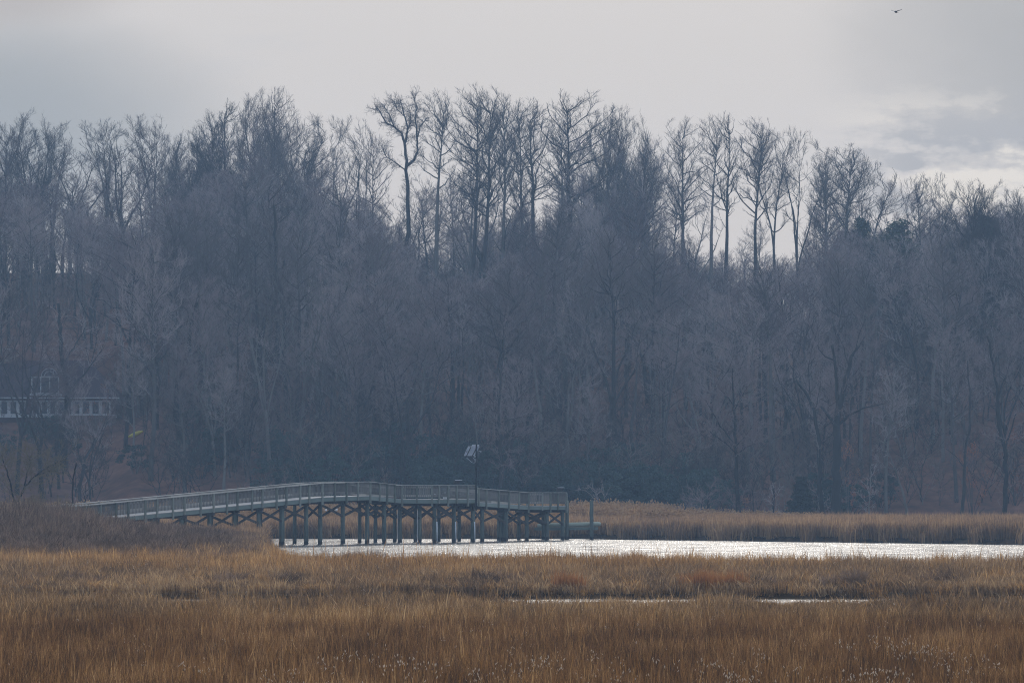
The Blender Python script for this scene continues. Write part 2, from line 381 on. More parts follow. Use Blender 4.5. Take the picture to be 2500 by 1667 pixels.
for mk, pr_, lb in ((~gm2, protoM, 'shorter brown grass in front of the narrow creek'), (gm2, protoG, 'greyer rushes mixed into the grass in front of the creek')):
    k = int(mk.sum()); put('marsh_grass', pr_, x2[mk], y2[mk], z2[mk], np.ones(k), hn2[mk] * rng.uniform(.7, 1.2, k) * .92, lb, 'grass')
bank_keep = lambda x, y, px, z: (y > 147.6)
x, y, px, z = field(147.6, 262, 4.6, bank_keep)
hb = (1.0 + .14 * fbm(x, y, .13, 9) + .22 * fbm(x, y, .8, 2)) * np.interp(y, [148, 153, 160, 171, 180, 262], [.42, .66, .90, 1.12, 1.02, 1.0])
isg = ((y + 6 * fbm(x, y, .09, 21) + 4 * rng.normal(size=len(x))) > np.interp(px, [0, 600, 1200, 1600, 2500], [172, 163, 163, 166, 173])) & ((px > 660) | (y + 12 * rng.normal(size=len(x)) < 188)) | (rng.uniform(size=len(x)) < .16)
for nm, pr_, mk, lb in (('rush_bank', protoG, ~isg, 'grey brown rushes on the far side of the creek'), ('golden_grass', protoB, isg, 'golden grass along the river edge of the near bank')):
    k = int(mk.sum()); put(nm, pr_, x[mk], y[mk], z[mk], np.full(k, 1.15), hb[mk] * rng.uniform(.8, 1.15, k), lb, 'grass')
# thin taller stalks against the bright water
stalk = [clump(60 + i, 9, .3, 1.45, .018, .16, grass_m) for i in range(4)]
x, y, px, z = field(166, 200, 1.0, lambda x, y, px, z: (px > 645))
put('tall_stalks', stalk, x, y, z, np.ones(len(x)), rng.uniform(.75, 1.15, len(x)), 'thin dark stalks standing above the bank grass against the water', 'grass stalks')
# far marsh across the river
protoF = [clump(40 + i, 60, .5, 1.15, .045, .20, far_m) for i in range(5)]
x, y, px, z = field(262, 332, 4.6, lambda x, y, px, z: (y > shore_far(px) - 2) | ((px < 638) & (y > 262)), m=.142)
tops = np.interp(px, [-400, 1000, 1500, 1900, 2900], [1.0, 1.0, 1.0, 1.1, 1.1])
put('far_marsh_grass', protoF, x, y, z, np.full(len(x), 1.1), tops * rng.uniform(.8, 1.12, len(x)), 'brown grass edging the far bank of the river', 'grass')
protoR = [clump(50 + i, 46, .6, 2.35, .055, .10, reed_m, plume=.35) for i in range(5)]
x, y, px, z = field(320, 386, 2.6, lambda x, y, px, z: (px < 1990) & (y > 322 + 10 * np.sin(px * .01)) & ((y < 352) | (rng.uniform(size=len(x)) < .45)), m=.142)
hr = np.interp(px, [-400, 600, 1250, 1380, 1500, 1600, 1680, 1850, 1990], [.60, .62, .62, .67, .69, .64, .48, .36, .30])
put('reeds', protoR, x, y, z, np.ones(len(x)), hr * rng.uniform(.84, 1.08, len(x)), 'pale tan reeds with feathery plumes between the river and the wood', 'reeds')
x, y, px, z = field(330, 386, 2.0, lambda x, y, px, z: (px > 1750) & (y < 378), m=.142)
put('far_marsh_grass', protoF, x, y, z, np.full(len(x), 1.2), rng.uniform(.40, .58, len(x)), 'low straw coloured grass in front of the trees at the right', 'grass')
# rust coloured bunches beyond the creek
rust_m = blade_mat('rusty_bluestem', [(.3, (.17, .075, .03)), (.7, (.40, .19, .075))], pscale=1)
protoO = [clump(70 + i, 70, .32, .85, .02, .2, rust_m) for i in range(3)]
pts = [(X(p, d) + rng.normal(0, .32), d + rng.normal(0, .6)) for p, d, k in ((1700, 150, 10), (1722, 150.5, 6), (1772, 150, 7), (1405, 149.5, 9), (2040, 172, 6), (1540, 175, 5)) for _ in range(k)]
x = np.array([p[0] for p in pts]); y = np.array([p[1] for p in pts])
put('bluestem', protoO, x, y, gz(x, y), np.full(len(x), .9), rng.uniform(.8, 1.15, len(x)), 'rust orange bunches of grass just beyond the creek', 'grass')
# seed heads
seed_m = blade_mat('white_seed_fluff', [(.3, (.62, .54, .44)), (.7, (.85, .78, .68))], trans=.6)
stem_m = plain('dark_stem', (.09, .06, .045), .8)
def seedhead(seed, k=6, h=1.05, size=.017):
    rg = random.Random(seed); mb = MB(); nstem = []
    for i in range(k):
        a = Vector((rg.uniform(-.35, .35), rg.uniform(-.35, .35), 0)); bb = a + Vector((rg.gauss(0, .12), rg.gauss(0, .12), h * rg.uniform(.75, 1.1)))
        mb.spike(a, bb + Vector((0, 0, .02)), .007); nf = len(mb.f)
        for j in range(rg.randint(2, 5)):
            q = bb + Vector((rg.gauss(0, .05), rg.gauss(0, .05), rg.gauss(-.03, .05))); mb.spike(bb - Vector((0, 0, .1)), q, .003)
            nstem.append((q, rg.uniform(.6, 1.3) * size))
    n0 = len(mb.f)
    for q, s in nstem:
        o = len(mb.v); d = Vector((rg.gauss(0, .5), rg.gauss(0, .5), 1)).normalized() * s * 1.7
        e = Vector((1, 0, 0)) * s * .6; g = Vector((0, 1, 0)) * s * .6
        for w in (q - d, q + e, q + g, q - e, q - g, q + d): mb.v.append(tuple(w))
        mb.f += [(o, o + 2, o + 1), (o, o + 3, o + 2), (o, o + 4, o + 3), (o, o + 1, o + 4), (o + 5, o + 1, o + 2), (o + 5, o + 2, o + 3), (o + 5, o + 3, o + 4), (o + 5, o + 4, o + 1)]
    me = mb.mesh('seed_stem', stem_m); me.materials.append(seed_m)
    mi = np.zeros(len(me.polygons), np.int32); mi[n0:] = 1; me.polygons.foreach_set('material_index', mi)
    return hidden_proto(me, 'seed_stem')
protoS = [seedhead(i) for i in range(6)]
def seedkeep(x, y, px, z):
    c = fbm(x, y, .45, 12); return (c > .02) & (px > 420) & (y < 66 + np.interp(px, [400, 1000, 1500, 2500], [4, 9, 9, 13]))
x, y, px, z = field(58, 80, .40, seedkeep)
put('seed_heads', protoS, x, y, z, np.ones(len(x)), rng.uniform(.78, 1.08, len(x)), 'white seed tufts on dark stems in the nearest grass', 'seed heads')
protoS2 = [seedhead(30 + i, 2, 1.0, .013) for i in range(4)]
x, y, px, z = field(66, 172, .10)
put('seed_heads', protoS2, x, y, z, np.full(len(x), 1.0), rng.uniform(.8, 1.12, len(x)) * np.interp(y, [66, 130, 150, 172], [.85, .7, 1.0, 1.1]), 'scattered pale seed heads sparkling across the marsh', 'seed heads')

# ------------------------------------------------------------------ woody plants
def bark_mat(name, lo, mid, hi, sc=1.2):
    return ramp_mat(name, [(.2, lo), (.5, mid), (.8, hi)], sc, .9, stretch=(3, 3, .6), rnd=.75, spec=.15)
bark = bark_mat('grey_bark', (.018, .018, .017), (.048, .045, .042), (.15, .145, .13))
twig = bark_mat('purplish_twigs', (.12, .088, .09), (.22, .175, .17), (.30, .26, .25))
brush_m = bark_mat('brown_brush', (.035, .026, .024), (.085, .065, .055), (.16, .125, .105))
hero = bark_mat('dark_bark', (.008, .008, .008), (.018, .018, .017), (.035, .034, .032))  # darkest bark tone, sets the hand laid trunks off from the twigs
ridge_twig = bark_mat('grey_twigs', (.05, .045, .045), (.09, .08, .078), (.14, .12, .115))
pale_bark = bark_mat('pale_bark', (.11, .105, .095), (.17, .165, .15), (.24, .23, .21))
scrub_m = bark_mat('scrub_twigs', (.09, .062, .044), (.20, .135, .092), (.34, .235, .16))
olive_m = bark_mat('olive_twigs', (.10, .08, .045), (.15, .12, .07), (.20, .16, .10))

def rdir(rg, d, ang, az=None):
    """unit vector at angle ang from d"""
    ref = Vector((0, 0, 1)) if abs(d.z) < .9 else Vector((1, 0, 0))
    e1 = d.cross(ref).normalized(); e2 = d.cross(e1); a = rg.uniform(0, 6.283) if az is None else az
    return (d * math.cos(ang) + (e1 * math.cos(a) + e2 * math.sin(a)) * math.sin(ang)).normalized()
def walk(rg, p, d, L, n, wander, up):
    pts = [p.copy()]; s = L / n
    for i in range(n):
        d = (d + Vector((rg.gauss(0, wander), rg.gauss(0, wander), rg.gauss(0, wander) + up))).normalized()
        p = p + d * s; pts.append(p)
    return pts
def at(pts, t):
    t = t * (len(pts) - 1); i = min(int(t), len(pts) - 2); f = t - i
    return pts[i].lerp(pts[i + 1], f), (pts[i + 1] - pts[i]).normalized()
def make_tree(seed, H=26, cb=.45, spread=5, nl=24, leaders=1, fork=.4, ftilt=18, elev=(25, 60), dens=1.0, wander=.05, r0=None, twr=.0125, stubs=0, dead=False):
    rg = random.Random(seed); tk = MB(); cr = MB(); r0 = r0 or H * .0115
    L0 = []
    if leaders == 1:
        pts = walk(rg, Vector((0, 0, -.5)), Vector((rg.gauss(0, .012), rg.gauss(0, .012), 1)), H * .88 + .5, 14, wander * .5, .09)
        L0.append((pts, r0, cb, H))
        tk.tube(pts, [r0 * 1.25] + [r0 * (1 - .93 * (i / 14) ** 1.1) for i in range(1, 15)], 7)
    else:
        base = walk(rg, Vector((0, 0, -.5)), Vector((rg.gauss(0, .015), rg.gauss(0, .015), 1)), H * fork, 6, wander * .6, .08)
        tk.tube(base, [r0 * 1.25] + [r0 * (1 - .25 * i / 6) for i in range(1, 7)], 7)
        a0 = rg.uniform(0, 6.28)
        for k in range(leaders):
            d = rdir(rg, (base[-1] - base[-2]).normalized(), R(ftilt * rg.uniform(.6, 1.3)), a0 + 6.283 * k / leaders + rg.uniform(-.4, .4))
            st = base[-1] if k % 2 == 0 else base[-2]
            Lk = H * (1 - fork) * rg.uniform(.78, .9)
            pts = walk(rg, st, d, Lk, 10, wander * 1.6, .07); rr = r0 * .75 / math.sqrt(leaders) * 1.35
            tk.tube(pts, [rr * (1 - .92 * i / 10) for i in range(11)], 6)
            L0.append((pts, rr, max(.08, (cb - fork) / (1 - fork)), Lk))
    def twiglets(pts, L):
        n = max(3, int(L * 5.2 * dens))
        for _ in range(n):
            p, d = at(pts, rg.uniform(.15, 1)); dd = (rdir(rg, d, R(rg.uniform(20, 55))) + Vector((0, 0, .25))).normalized()
            cr.spike(p, p + dd * rg.uniform(.35, .85), twr * .8)
    zc, hz_ = H * (cb + 1) / 2, H * (1 - cb) / 2
    lob = [(rg.uniform(0, 6.28), rg.uniform(-.5, .9), rg.uniform(.75, 1.18)) for _ in range(7)]
    def inside(q):
        v = (q.z - zc) / hz_
        if v > 1.05: return False
        a = math.atan2(q.y, q.x); f = .86
        for la, lv, ls in lob:
            dd = abs((a - la + math.pi) % (2 * math.pi) - math.pi)
            if dd < .8 and abs(v - lv) < .45: f = max(f, ls)
        rr = spread * f * (math.sqrt(max(0, 1 - v * v)) if v > 0 else max(.25, 1 - .75 * v * v))
        return q.x * q.x + q.y * q.y < rr * rr + .1
    def sub(p, d, L, r, lvl):
        if lvl > 1:
            for _ in range(4):
                if inside(p + d * L): break
                L *= .68; d = (d + Vector((0, 0, .12))).normalized()
            if L < .3: return
        n = 4 if L > 2.5 else 3
        pts = walk(rg, p, d, L, n, .10, .06)
        if lvl == 1: tk.tube(pts, [max(.016, r * (1 - .85 * i / n)) for i in range(n + 1)], 5, False)
        else: cr.tube(pts, [max(.008, r * (1 - .8 * i / n)) for i in range(n + 1)], 3, False)
        grow(pts, L, r, lvl)
    def grow(pts, L, r, lvl):
        if lvl == 3:
            if not dead: twiglets(pts, L)
            return
        if dead and lvl == 2: return
        m = int(L * (2.0 if lvl == 1 else 2.6) * dens) + 1
        for _ in range(m):
            t = rg.uniform(.15, 1.0); q, dd = at(pts, t)
            l2 = L * (1 - t * .55) * rg.uniform(.36, .6)
            if l2 < .3: continue
            nd = (rdir(rg, dd, R(rg.uniform(24, 50))) + Vector((0, 0, .2))).normalized()
            sub(q, nd, min(l2, 3.2 if lvl == 1 else 1.6), max(twr * (1.5 if lvl == 1 else 1.0), r * .4), lvl + 1)
    az = rg.uniform(0, 6.28); n = int(nl * 1.5)
    for k in range(n):
        v = -.85 + 1.82 * ((k + rg.random()) / n) ** .75; v = min(v, .97); az += 2.4 + rg.uniform(-.4, .4)
        rr = spread * (math.sqrt(max(0, 1 - v * v)) if v > 0 else max(.3, 1 - .75 * v * v)) * rg.uniform(.8, 1.06)
        end = Vector((math.cos(az) * rr, math.sin(az) * rr, zc + hz_ * v))
        pts, lr, c0, Lk = min(L0, key=lambda l: (l[0][int(len(l[0]) * .6)].xy - end.xy).length + rg.uniform(0, .8))
        el = math.radians(elev[0] + (elev[1] - elev[0]) * (v + 1) / 2 + rg.gauss(0, 6)); zs = end.z - rr * math.tan(el) * .9
        zs = max(zs, H * max(.12, cb * .75)); best = min(pts, key=lambda q: abs(q.z - zs)); ii = pts.index(best)
        p = best.lerp(pts[min(ii + 1, len(pts) - 1)], rg.random() * .8); f = 1 - ii / (len(pts) - 1)
        dv = end - p; L = dv.length
        if L < .6 or dv.xy.length > spread * 1.15 or dv.z < dv.xy.length * .35: continue
        m_ = 6; out = []; side = Vector((rg.gauss(0, .07), rg.gauss(0, .07), 0)) * L; sag = rg.uniform(.0, .06) * L
        for i in range(m_ + 1):
            t = i / m_; w_ = math.sin(t * math.pi); out.append(p + dv * t + side * w_ - Vector((0, 0, sag * w_)) + (Vector((rg.gauss(0, .02), rg.gauss(0, .02), rg.gauss(0, .02))) * L if 0 < i < m_ else Vector((0, 0, 0))))
        rb = max(.03, lr * (.18 + .30 * f) * min(1, L / 5 + .3)); tk.tube(out, [max(.015, rb * (1 - .86 * i / m_)) for i in range(m_ + 1)], 5, False); grow(out, L, rb * .8, 1)
    for pts, lr, c0, Lk in L0: grow(pts[int(len(pts) * .6):], Lk * .3, lr * .3, 1); twiglets(pts[-3:], 2)
    for _ in range(stubs):
        pts, rr, c0, Lk = L0[0]; p, d = at(pts, rg.uniform(.15, max(.2, c0))); dd = rdir(rg, d, R(rg.uniform(50, 85)))
        q = walk(rg, p, dd, rg.uniform(.8, 2.6), 3, .15, .05); tk.tube(q, [.05, .035, .02, .01], 4, False)
        for _ in range(4): 
            a, b2 = at(q, rg.uniform(.3, 1)); cr.spike(a, a + rdir(rg, b2, .7) * rg.uniform(.4, 1), .012)
    return tk, cr, H
# prototypes: (trunk mesh, crown mesh, height)
SPEC = {
 'poplar': [dict(H=29, cb=.45, spread=3.9, nl=20, elev=(40, 66), stubs=3), dict(H=29, cb=.40, spread=4.3, nl=21, elev=(35, 62), stubs=5), dict(H=29, cb=.52, spread=3.6, nl=18, elev=(42, 66), stubs=4), dict(H=29, cb=.36, spread=3.6, nl=21, elev=(38, 60), stubs=5, wander=.09)],
 'forked': [dict(H=27, cb=.48, spread=4.4, nl=20, leaders=2, fork=.38, ftilt=12, elev=(28, 58)), dict(H=27, cb=.5, spread=4.8, nl=20, leaders=3, fork=.36, ftilt=17, elev=(25, 55), wander=.09), dict(H=27, cb=.52, spread=4.4, nl=20, leaders=4, fork=.33, ftilt=18, elev=(30, 60))],
 'narrow': [dict(H=28, cb=.40, spread=2.3, nl=20, elev=(48, 70)), dict(H=28, cb=.5, spread=2.6, nl=18, elev=(42, 66))],
 'oval':   [dict(H=24, cb=.30, spread=4.2, nl=25, elev=(45, 68), dens=1.05), dict(H=24, cb=.28, spread=4.4, nl=25, leaders=2, fork=.25, ftilt=8, elev=(45, 68), dens=1.05), dict(H=24, cb=.42, spread=4.8, nl=24, leaders=3, fork=.3, ftilt=14, elev=(35, 60))],
 'slope':  [dict(H=20, cb=.30, spread=4.2, nl=18, elev=(22, 58), wander=.07), dict(H=20, cb=.30, spread=3.8, nl=18, leaders=2, fork=.3, ftilt=15, elev=(20, 55), wander=.08), dict(H=20, cb=.42, spread=3.4, nl=16, elev=(28, 60), wander=.06), dict(H=20, cb=.28, spread=4.6, nl=20, leaders=3, fork=.25, ftilt=22, elev=(18, 55), wander=.09), dict(H=20, cb=.5, spread=3.0, nl=14, elev=(10, 50), wander=.11, stubs=6)],
 'under':  [dict(H=8, cb=.12, spread=2.8, nl=13, leaders=3, fork=.12, ftilt=24, elev=(20, 55), r0=.07, dens=1.25, wander=.09, twr=.010), dict(H=8, cb=.18, spread=2.6, nl=13, leaders=2, fork=.2, ftilt=20, elev=(15, 50), r0=.08, dens=1.25, wander=.1, twr=.010)],
}
PRO = {}; sd = 100
for k, lst in SPEC.items():
    PRO[k] = []
    for kw in lst:
        sd += 1; tk, cr, H = make_tree(sd, **kw); rt = k in ('poplar', 'forked', 'narrow', 'oval')
        top = max(v[2] for v in cr.v); PRO[k].append((tk.mesh('trunk', bark, True), cr.mesh('crown', brush_m if k == 'under' else (ridge_twig if rt else twig)), top, kw['spread']))
def ref_width(k, i): return PRO[k][i][3]
def tree(name, kind, i, x, y, h, wscale, rz, label, group=None, lean=(0, 0), parts=True, cat='tree', base=None):
    tkm, crm, H, sp = PRO[kind][i]; z = float(gz(x, y)) if base is None else base
    e = empty(name, (x, y, z), label, cat, group, rz); e.rotation_euler = (lean[0], lean[1], rz)
    s = h / H; e.scale = (wscale * s, wscale * s, s)
    for nm, me in (('trunk', tkm), ('crown', crm)):
        c = bpy.data.objects.new(nm, me); COL.objects.link(c); c.parent = e
    return e
occupied = []
def top_tree(px, top, d, kind, i, w, label, rz=None, name='bare_tree', lean=(0, 0)):
    x = X(px, d); z = float(gz(x, d)); h = ZR(top, d) - z; s = h / PRO[kind][i][2]
    ws = w / (2 * PRO[kind][i][3] * s)         # w: crown width in metres
    occupied.append((x, d)); return tree(name, kind, i, x, d, h, ws, random.Random(int(px * 7 + d)).uniform(0, 6.28) if rz is None else rz, label, lean=lean)
# skyline trees, left to right
SKY = [
 (8, 300, 512, 'oval', 0, 7, 'bare tree cut by the left edge of the photo, leaning its crown into the sky'),
 (72, 262, 515, 'oval', 1, 9, 'dark rounded bare tree with a thin spire, first crown from the left edge'),
 (130, 308, 522, 'forked', 2, 8, 'low thin bare crown between the dark spired tree and the fan shaped ones'),
 (188, 296, 520, 'forked', 1, 9, 'fan shaped bare tree, left of a pair of spreading crowns in the left skyline'),
 (255, 292, 516, 'forked', 2, 9, 'bare tree with crooked upswept limbs in the middle of the left skyline'),
 (300, 282, 514, 'forked', 2, 11, 'spreading bare tree with a bundle of dark limbs left of the first sky notch'),
 (362, 278, 514, 'forked', 0, 7, 'bare tree leaning right with a tufted top at the first sky notch'),
 (425, 330, 525, 'oval', 0, 7, 'small bare crown low in the first notch of the skyline'),
 (470, 302, 515, 'oval', 1, 8, 'round bare crown at the left foot of the big dark dome of trees'),
 (520, 268, 512, 'oval', 0, 8, 'dense dark crown climbing toward the big dome, second from its left'),
 (568, 246, 510, 'narrow', 0, 6, 'narrow dark crown pressed against the left of the big oval dome'),
 (628, 210, 506, 'oval', 1, 9, 'left half of the big dark oval dome of twigs, highest crown at the left'),
 (672, 212, 508, 'oval', 0, 9, 'right half of the big dark oval dome with two stout stems'),
 (738, 276, 512, 'forked', 0, 9, 'wide low bare crown on the right shoulder of the big dome'),
 (800, 284, 518, 'forked', 1, 8, 'bare tree with crooked finger-like limbs right of the big dome'),
 (862, 280, 516, 'forked', 2, 8, 'bare tree with one curling top twig before the central gap'),
 (905, 308, 524, 'slope', 2, 7, 'thin bare tree in the gap left of the wide forked tree'),
 (1066, 216, 508, 'narrow', 1, 7, 'slender straight bare tree alone between the wide forked tree and the tallest pair'),
 (1148, 212, 503, 'poplar', 1, 10, 'left stem of the tallest pair at the centre of the skyline'),
 (1172, 200, 501, 'poplar', 0, 10, 'tallest and thickest tree of the whole skyline, just right of centre left'),
 (1228, 224, 510, 'poplar', 2, 8, 'straight bare tree directly right of the tallest tree'),
 (1282, 238, 512, 'poplar', 1, 9, 'second bare tree right of the tallest tree'),
 (1318, 250, 514, 'narrow', 0, 7, 'third bare tree right of the tallest tree with a sloping shoulder'),
 (1412, 218, 503, 'poplar', 1, 14, 'broad symmetrical bare tree with a pointed dome right of centre'),
 (1480, 268, 512, 'oval', 0, 8, 'shorter dark crown tucked beside the broad symmetrical tree'),
 (1535, 252, 508, 'oval', 1, 9, 'oval bare crown at the right end of the central group'),
 (1590, 330, 520, 'slope', 0, 8, 'low thin tree sloping down from the central group into the gap'),
 (1672, 280, 506, 'poplar', 0, 9, 'airy bare tree standing first after the gap right of the central group'),
 (1738, 278, 507, 'narrow', 1, 6, 'left of two tight narrow crowns side by side in the right skyline'),
 (1768, 276, 509, 'narrow', 0, 5.5, 'right of two tight narrow crowns side by side in the right skyline'),
 (1842, 286, 505, 'poplar', 2, 8, 'vase shaped bare tree with a stout blue grey trunk in the right skyline'),
 (1892, 318, 510, 'forked', 0, 7, 'bare tree with upright twin limbs right of the vase shaped tree'),
 (1942, 308, 508, 'forked', 2, 9, 'bare tree with fanned top twigs before the golden tipped trees'),
 (2020, 362, 506, 'poplar', 1, 7, 'smaller bare tree left of the golden tipped trees'),
 (2066, 352, 500, 'poplar', 2, 9, 'upper of the golden tipped bare trees at the right'),
 (2128, 392, 494, 'forked', 2, 11, 'spreading golden tipped bare tree forking low at the right'),
 (2210, 430, 492, 'slope', 3, 9, 'thin twiggy tree in the dip right of the golden tipped trees'),
 (2252, 424, 480, 'narrow', 1, 4, 'slim tuft of a tree left of the fan of stems at the right'),
 (2290, 420, 476, 'forked', 2, 8, 'fan of slender stems between the pine and the dark round tree'),
 (2372, 440, 450, 'oval', 0, 9, 'dark round mass of twigs, left half, near the right edge'),
 (2432, 436, 448, 'oval', 1, 9, 'dark round mass of twigs, right half, near the right edge'),
 (2492, 458, 440, 'oval', 0, 8, 'dark bare crown cut by the right edge of the photo'),
]
for s in SKY: top_tree(s[0], s[1] - 8, *s[2:5], s[5] * .95, s[6])

# understorey of the skyline and the wooded slope
MPX = [-200, 0, 130, 200, 330, 430, 520, 600, 700, 760, 820, 900, 1000, 1060, 1150, 1250, 1350, 1500, 1600, 1650, 1750, 1850, 1950, 2050, 2100, 2200, 2300, 2400, 2500, 2700]
MPY = [420, 400, 430, 480, 520, 410, 370, 360, 370, 420, 450, 470, 560, 650, 650, 590, 440, 430, 450, 590, 620, 620, 590, 540, 530, 560, 500, 480, 490, 490]
rt = random.Random(11)
def free(x, y, r):
    return all((x - a) ** 2 + (y - b) ** 2 > r * r for a, b in occupied)
def near_house(x, y):
    px = CX + F * x / y
    return (-60 < px < 300 and (410 < y < 457 or (y < 411 and int(x * 7) % 4 > 0))) or (1740 < px < 1950 and 470 < y < 528) or (1280 < px < 1345 and 478 < y < 528)
slots = []
tries = 0
while len(slots) < 640 and tries < 60000:
    tries += 1
    d = 394 + 150 * rt.random() ** .85; x = rt.uniform(-1, 1) * (.136 * d + 3)
    if near_house(x, d) or not free(x, d, 2.6): continue
    px = CX + F * x / d; z = float(gz(x, d)); lim = ZR(float(np.interp(px, MPX, MPY)), d) - z
    h = min(rt.uniform(13, 26), lim * rt.uniform(.8, 1.0))
    if d < 402: h = min(h, rt.uniform(9, 20))
    if d > 468 and (930 < px < 1350 or 1560 < px < 2010) and rt.random() < .5: continue
    if h < 6: continue
    occupied.append((x, d)); slots.append((x, d, h))
CPX = [-100] + [s[0] for s in SKY] + [2600]; CPY = [300] + [s[1] for s in SKY] + [460]
for _ in range(1500):
    d = rt.uniform(496, 536); x = rt.uniform(-1, 1) * (.134 * d + 2)
    if near_house(x, d) or not free(x, d, 2.2): continue
    px = CX + F * x / d; top = float(np.interp(px, CPX, CPY)) + (35 if not (880 < px < 1340 or 1580 < px < 2000) else 120) + 170 * rt.random()
    h = ZR(top, d) - float(gz(x, d))
    if (930 < px < 1340 or 1580 < px < 2000) and rt.random() < .6: continue
    if h < 9: continue
    occupied.append((x, d)); slots.append((x, d, h))
    if len(slots) > 760: break
for _ in range(900):
    d = rt.uniform(538, 590); x = rt.uniform(-1, 1) * (.134 * d + 2); px = CX + F * x / d
    if not free(x, d, 2.6): continue
    h = ZR(float(np.interp(px, CPX, CPY)) + rt.uniform(300, 420), d) - float(gz(x, d))
    if h < 8: continue
    occupied.append((x, d)); slots.append((x, d, h))
    if len(slots) > 960: break
IND = 240
ZONES = [(330, 'beside the red house'), (640, 'above the pier ramp'), (900, 'above the pier crest'), (1160, 'above the middle platform'),
         (1400, 'right of the solar mast'), (1750, 'above the tall reeds'), (2050, 'left of the big broken tree'), (9999, 'right of the big broken tree')]
def zone(px, d, h, k, i):
    w = next(b_ for a, b_ in ZONES if px < a); row = 'front edge' if d < 405 else ('lower slope' if d < 425 else 'upper slope')
    row = {'front edge': 'wood edge', 'lower slope': 'lower wooded slope', 'upper slope': 'upper wooded slope'}[row]
    sz_ = 'tall' if h > 18 else ('medium' if h > 12 else 'small'); kd_ = 'forking' if k == 'forked' or (k == 'slope' and i in (1, 3)) else ('narrow' if k == 'narrow' else ('crooked' if (k, i) == ('slope', 4) else 'straight'))
    return '%s %s bare tree on the %s, %s' % (sz_, kd_, row, w), '%s %s bare trees, %s, %s' % (sz_, kd_, row, w)
slots.sort(key=lambda s: s[1]); print('slots', len(slots))
stuff_rows = []
for n, (x, d, h) in enumerate(slots):
    k = 'slope' if h < 21 else rt.choice(['slope', 'poplar', 'forked', 'narrow']); i = rt.randrange(len(PRO[k]))
    rz = rt.uniform(0, 6.283); ws = rt.uniform(.9, 1.2)
    if n < IND:
        tree('bare_tree', k, i, x, d, h, ws, rz, *zone(CX + F * x / d, d, h, k, i), lean=(rt.gauss(0, .03), rt.gauss(0, .03)))
    else: stuff_rows.append((k, i, x, d, h, ws, rz))
def joined_proto(k, i):
    tkm, crm, H, sp = PRO[k][i]; nt = len(tkm.polygons)
    va = np.empty(len(tkm.vertices) * 3, np.float32); tkm.vertices.foreach_get('co', va)
    me = bpy.data.meshes.new('wood_tree')
    import bmesh
    bm = bmesh.new(); bm.from_mesh(tkm); bm.from_mesh(crm); bm.to_mesh(me); bm.free()
    me.materials.append(bark); me.materials.append(crm.materials[0])
    mi = np.zeros(len(me.polygons), np.int32); mi[nt:] = 1; me.polygons.foreach_set('material_index', mi)
    return hidden_proto(me, 'wood_tree')
keys = sorted({(r[0], r[1]) for r in stuff_rows} | {('under', 0), ('under', 1)}); jp = {k: joined_proto(*k) for k in keys}
pr = [jp[k] for k in keys]
rows = [(keys.index((r[0], r[1])), r[2], r[3], r[4] / PRO[r[0]][r[1]][2], r[5], r[6]) for r in stuff_rows]
# saplings: countless
rows2 = []
for _ in range(1500):
    d = 391 + 150 * rt.random() ** 1.2; x = rt.uniform(-1, 1) * (.136 * d + 3)
    if (near_house(x, d) and rt.random() < .75) or (x > 30 and d < 396): continue
    rows2.append((keys.index(('under', rt.randrange(2))), x, d, rt.uniform(.5, 1.15), rt.uniform(.9, 1.3), rt.uniform(0, 6.28)))
def scatter_rows(name, rows, label, cat):
    a = np.array([(r[1], r[2], r[3], r[4], r[5]) for r in rows]); z = gz(a[:, 0], a[:, 1])
    scatter(name, pr, np.stack([a[:, 0], a[:, 1], z], -1), np.stack([a[:, 2] * a[:, 3], a[:, 2] * a[:, 3], a[:, 2]], -1),
            np.stack([np.zeros(len(a)), np.zeros(len(a)), a[:, 4]], -1), [r[0] for r in rows], label, cat)
scatter_rows('woods', rows, 'mass of bare trees deep in the wood on top of the hill', 'woods')
scatter_rows('undergrowth', rows2, 'tangle of bare saplings and brush on the floor of the wood', 'undergrowth')

# leafy things
def leaf_mat(name, stops, rnd=.5): return ramp_mat(name, stops, .8, .7, rnd=rnd, spec=.25)
ever = leaf_mat('dark_evergreen_leaves', [(.2, (.012, .034, .030)), (.5, (.026, .058, .048)), (.8, (.05, .09, .07))])
pine_m = leaf_mat('pine_needles', [(.2, (.014, .028, .016)), (.5, (.03, .05, .028)), (.8, (.055, .075, .035))])
orange = leaf_mat('dry_beech_leaves', [(.2, (.16, .06, .035)), (.5, (.26, .10, .05)), (.8, (.36, .17, .09))])
golden = leaf_mat('golden_buds', [(.2, (.30, .20, .10)), (.8, (.42, .30, .16))])
def leaves(mb, rg, c, rad, n, s, flat=.7):
    for _ in range(n):
        while True:
            q = Vector((rg.uniform(-1, 1), rg.uniform(-1, 1), rg.uniform(-1, 1)))
            if q.length < 1: break
        q = c + Vector((q.x * rad, q.y * rad, q.z * rad * flat)); a = Vector((rg.gauss(0, 1), rg.gauss(0, 1), rg.gauss(0, .7))).normalized(); bq = rdir(rg, a, 1.57)
        ss = s * rg.uniform(.6, 1.4); o = len(mb.v)
        mb.v += [tuple(q - a * ss), tuple(q + bq * ss * .45), tuple(q + a * ss), tuple(q - bq * ss * .45)]; mb.f.append((o, o + 1, o + 2, o + 3))
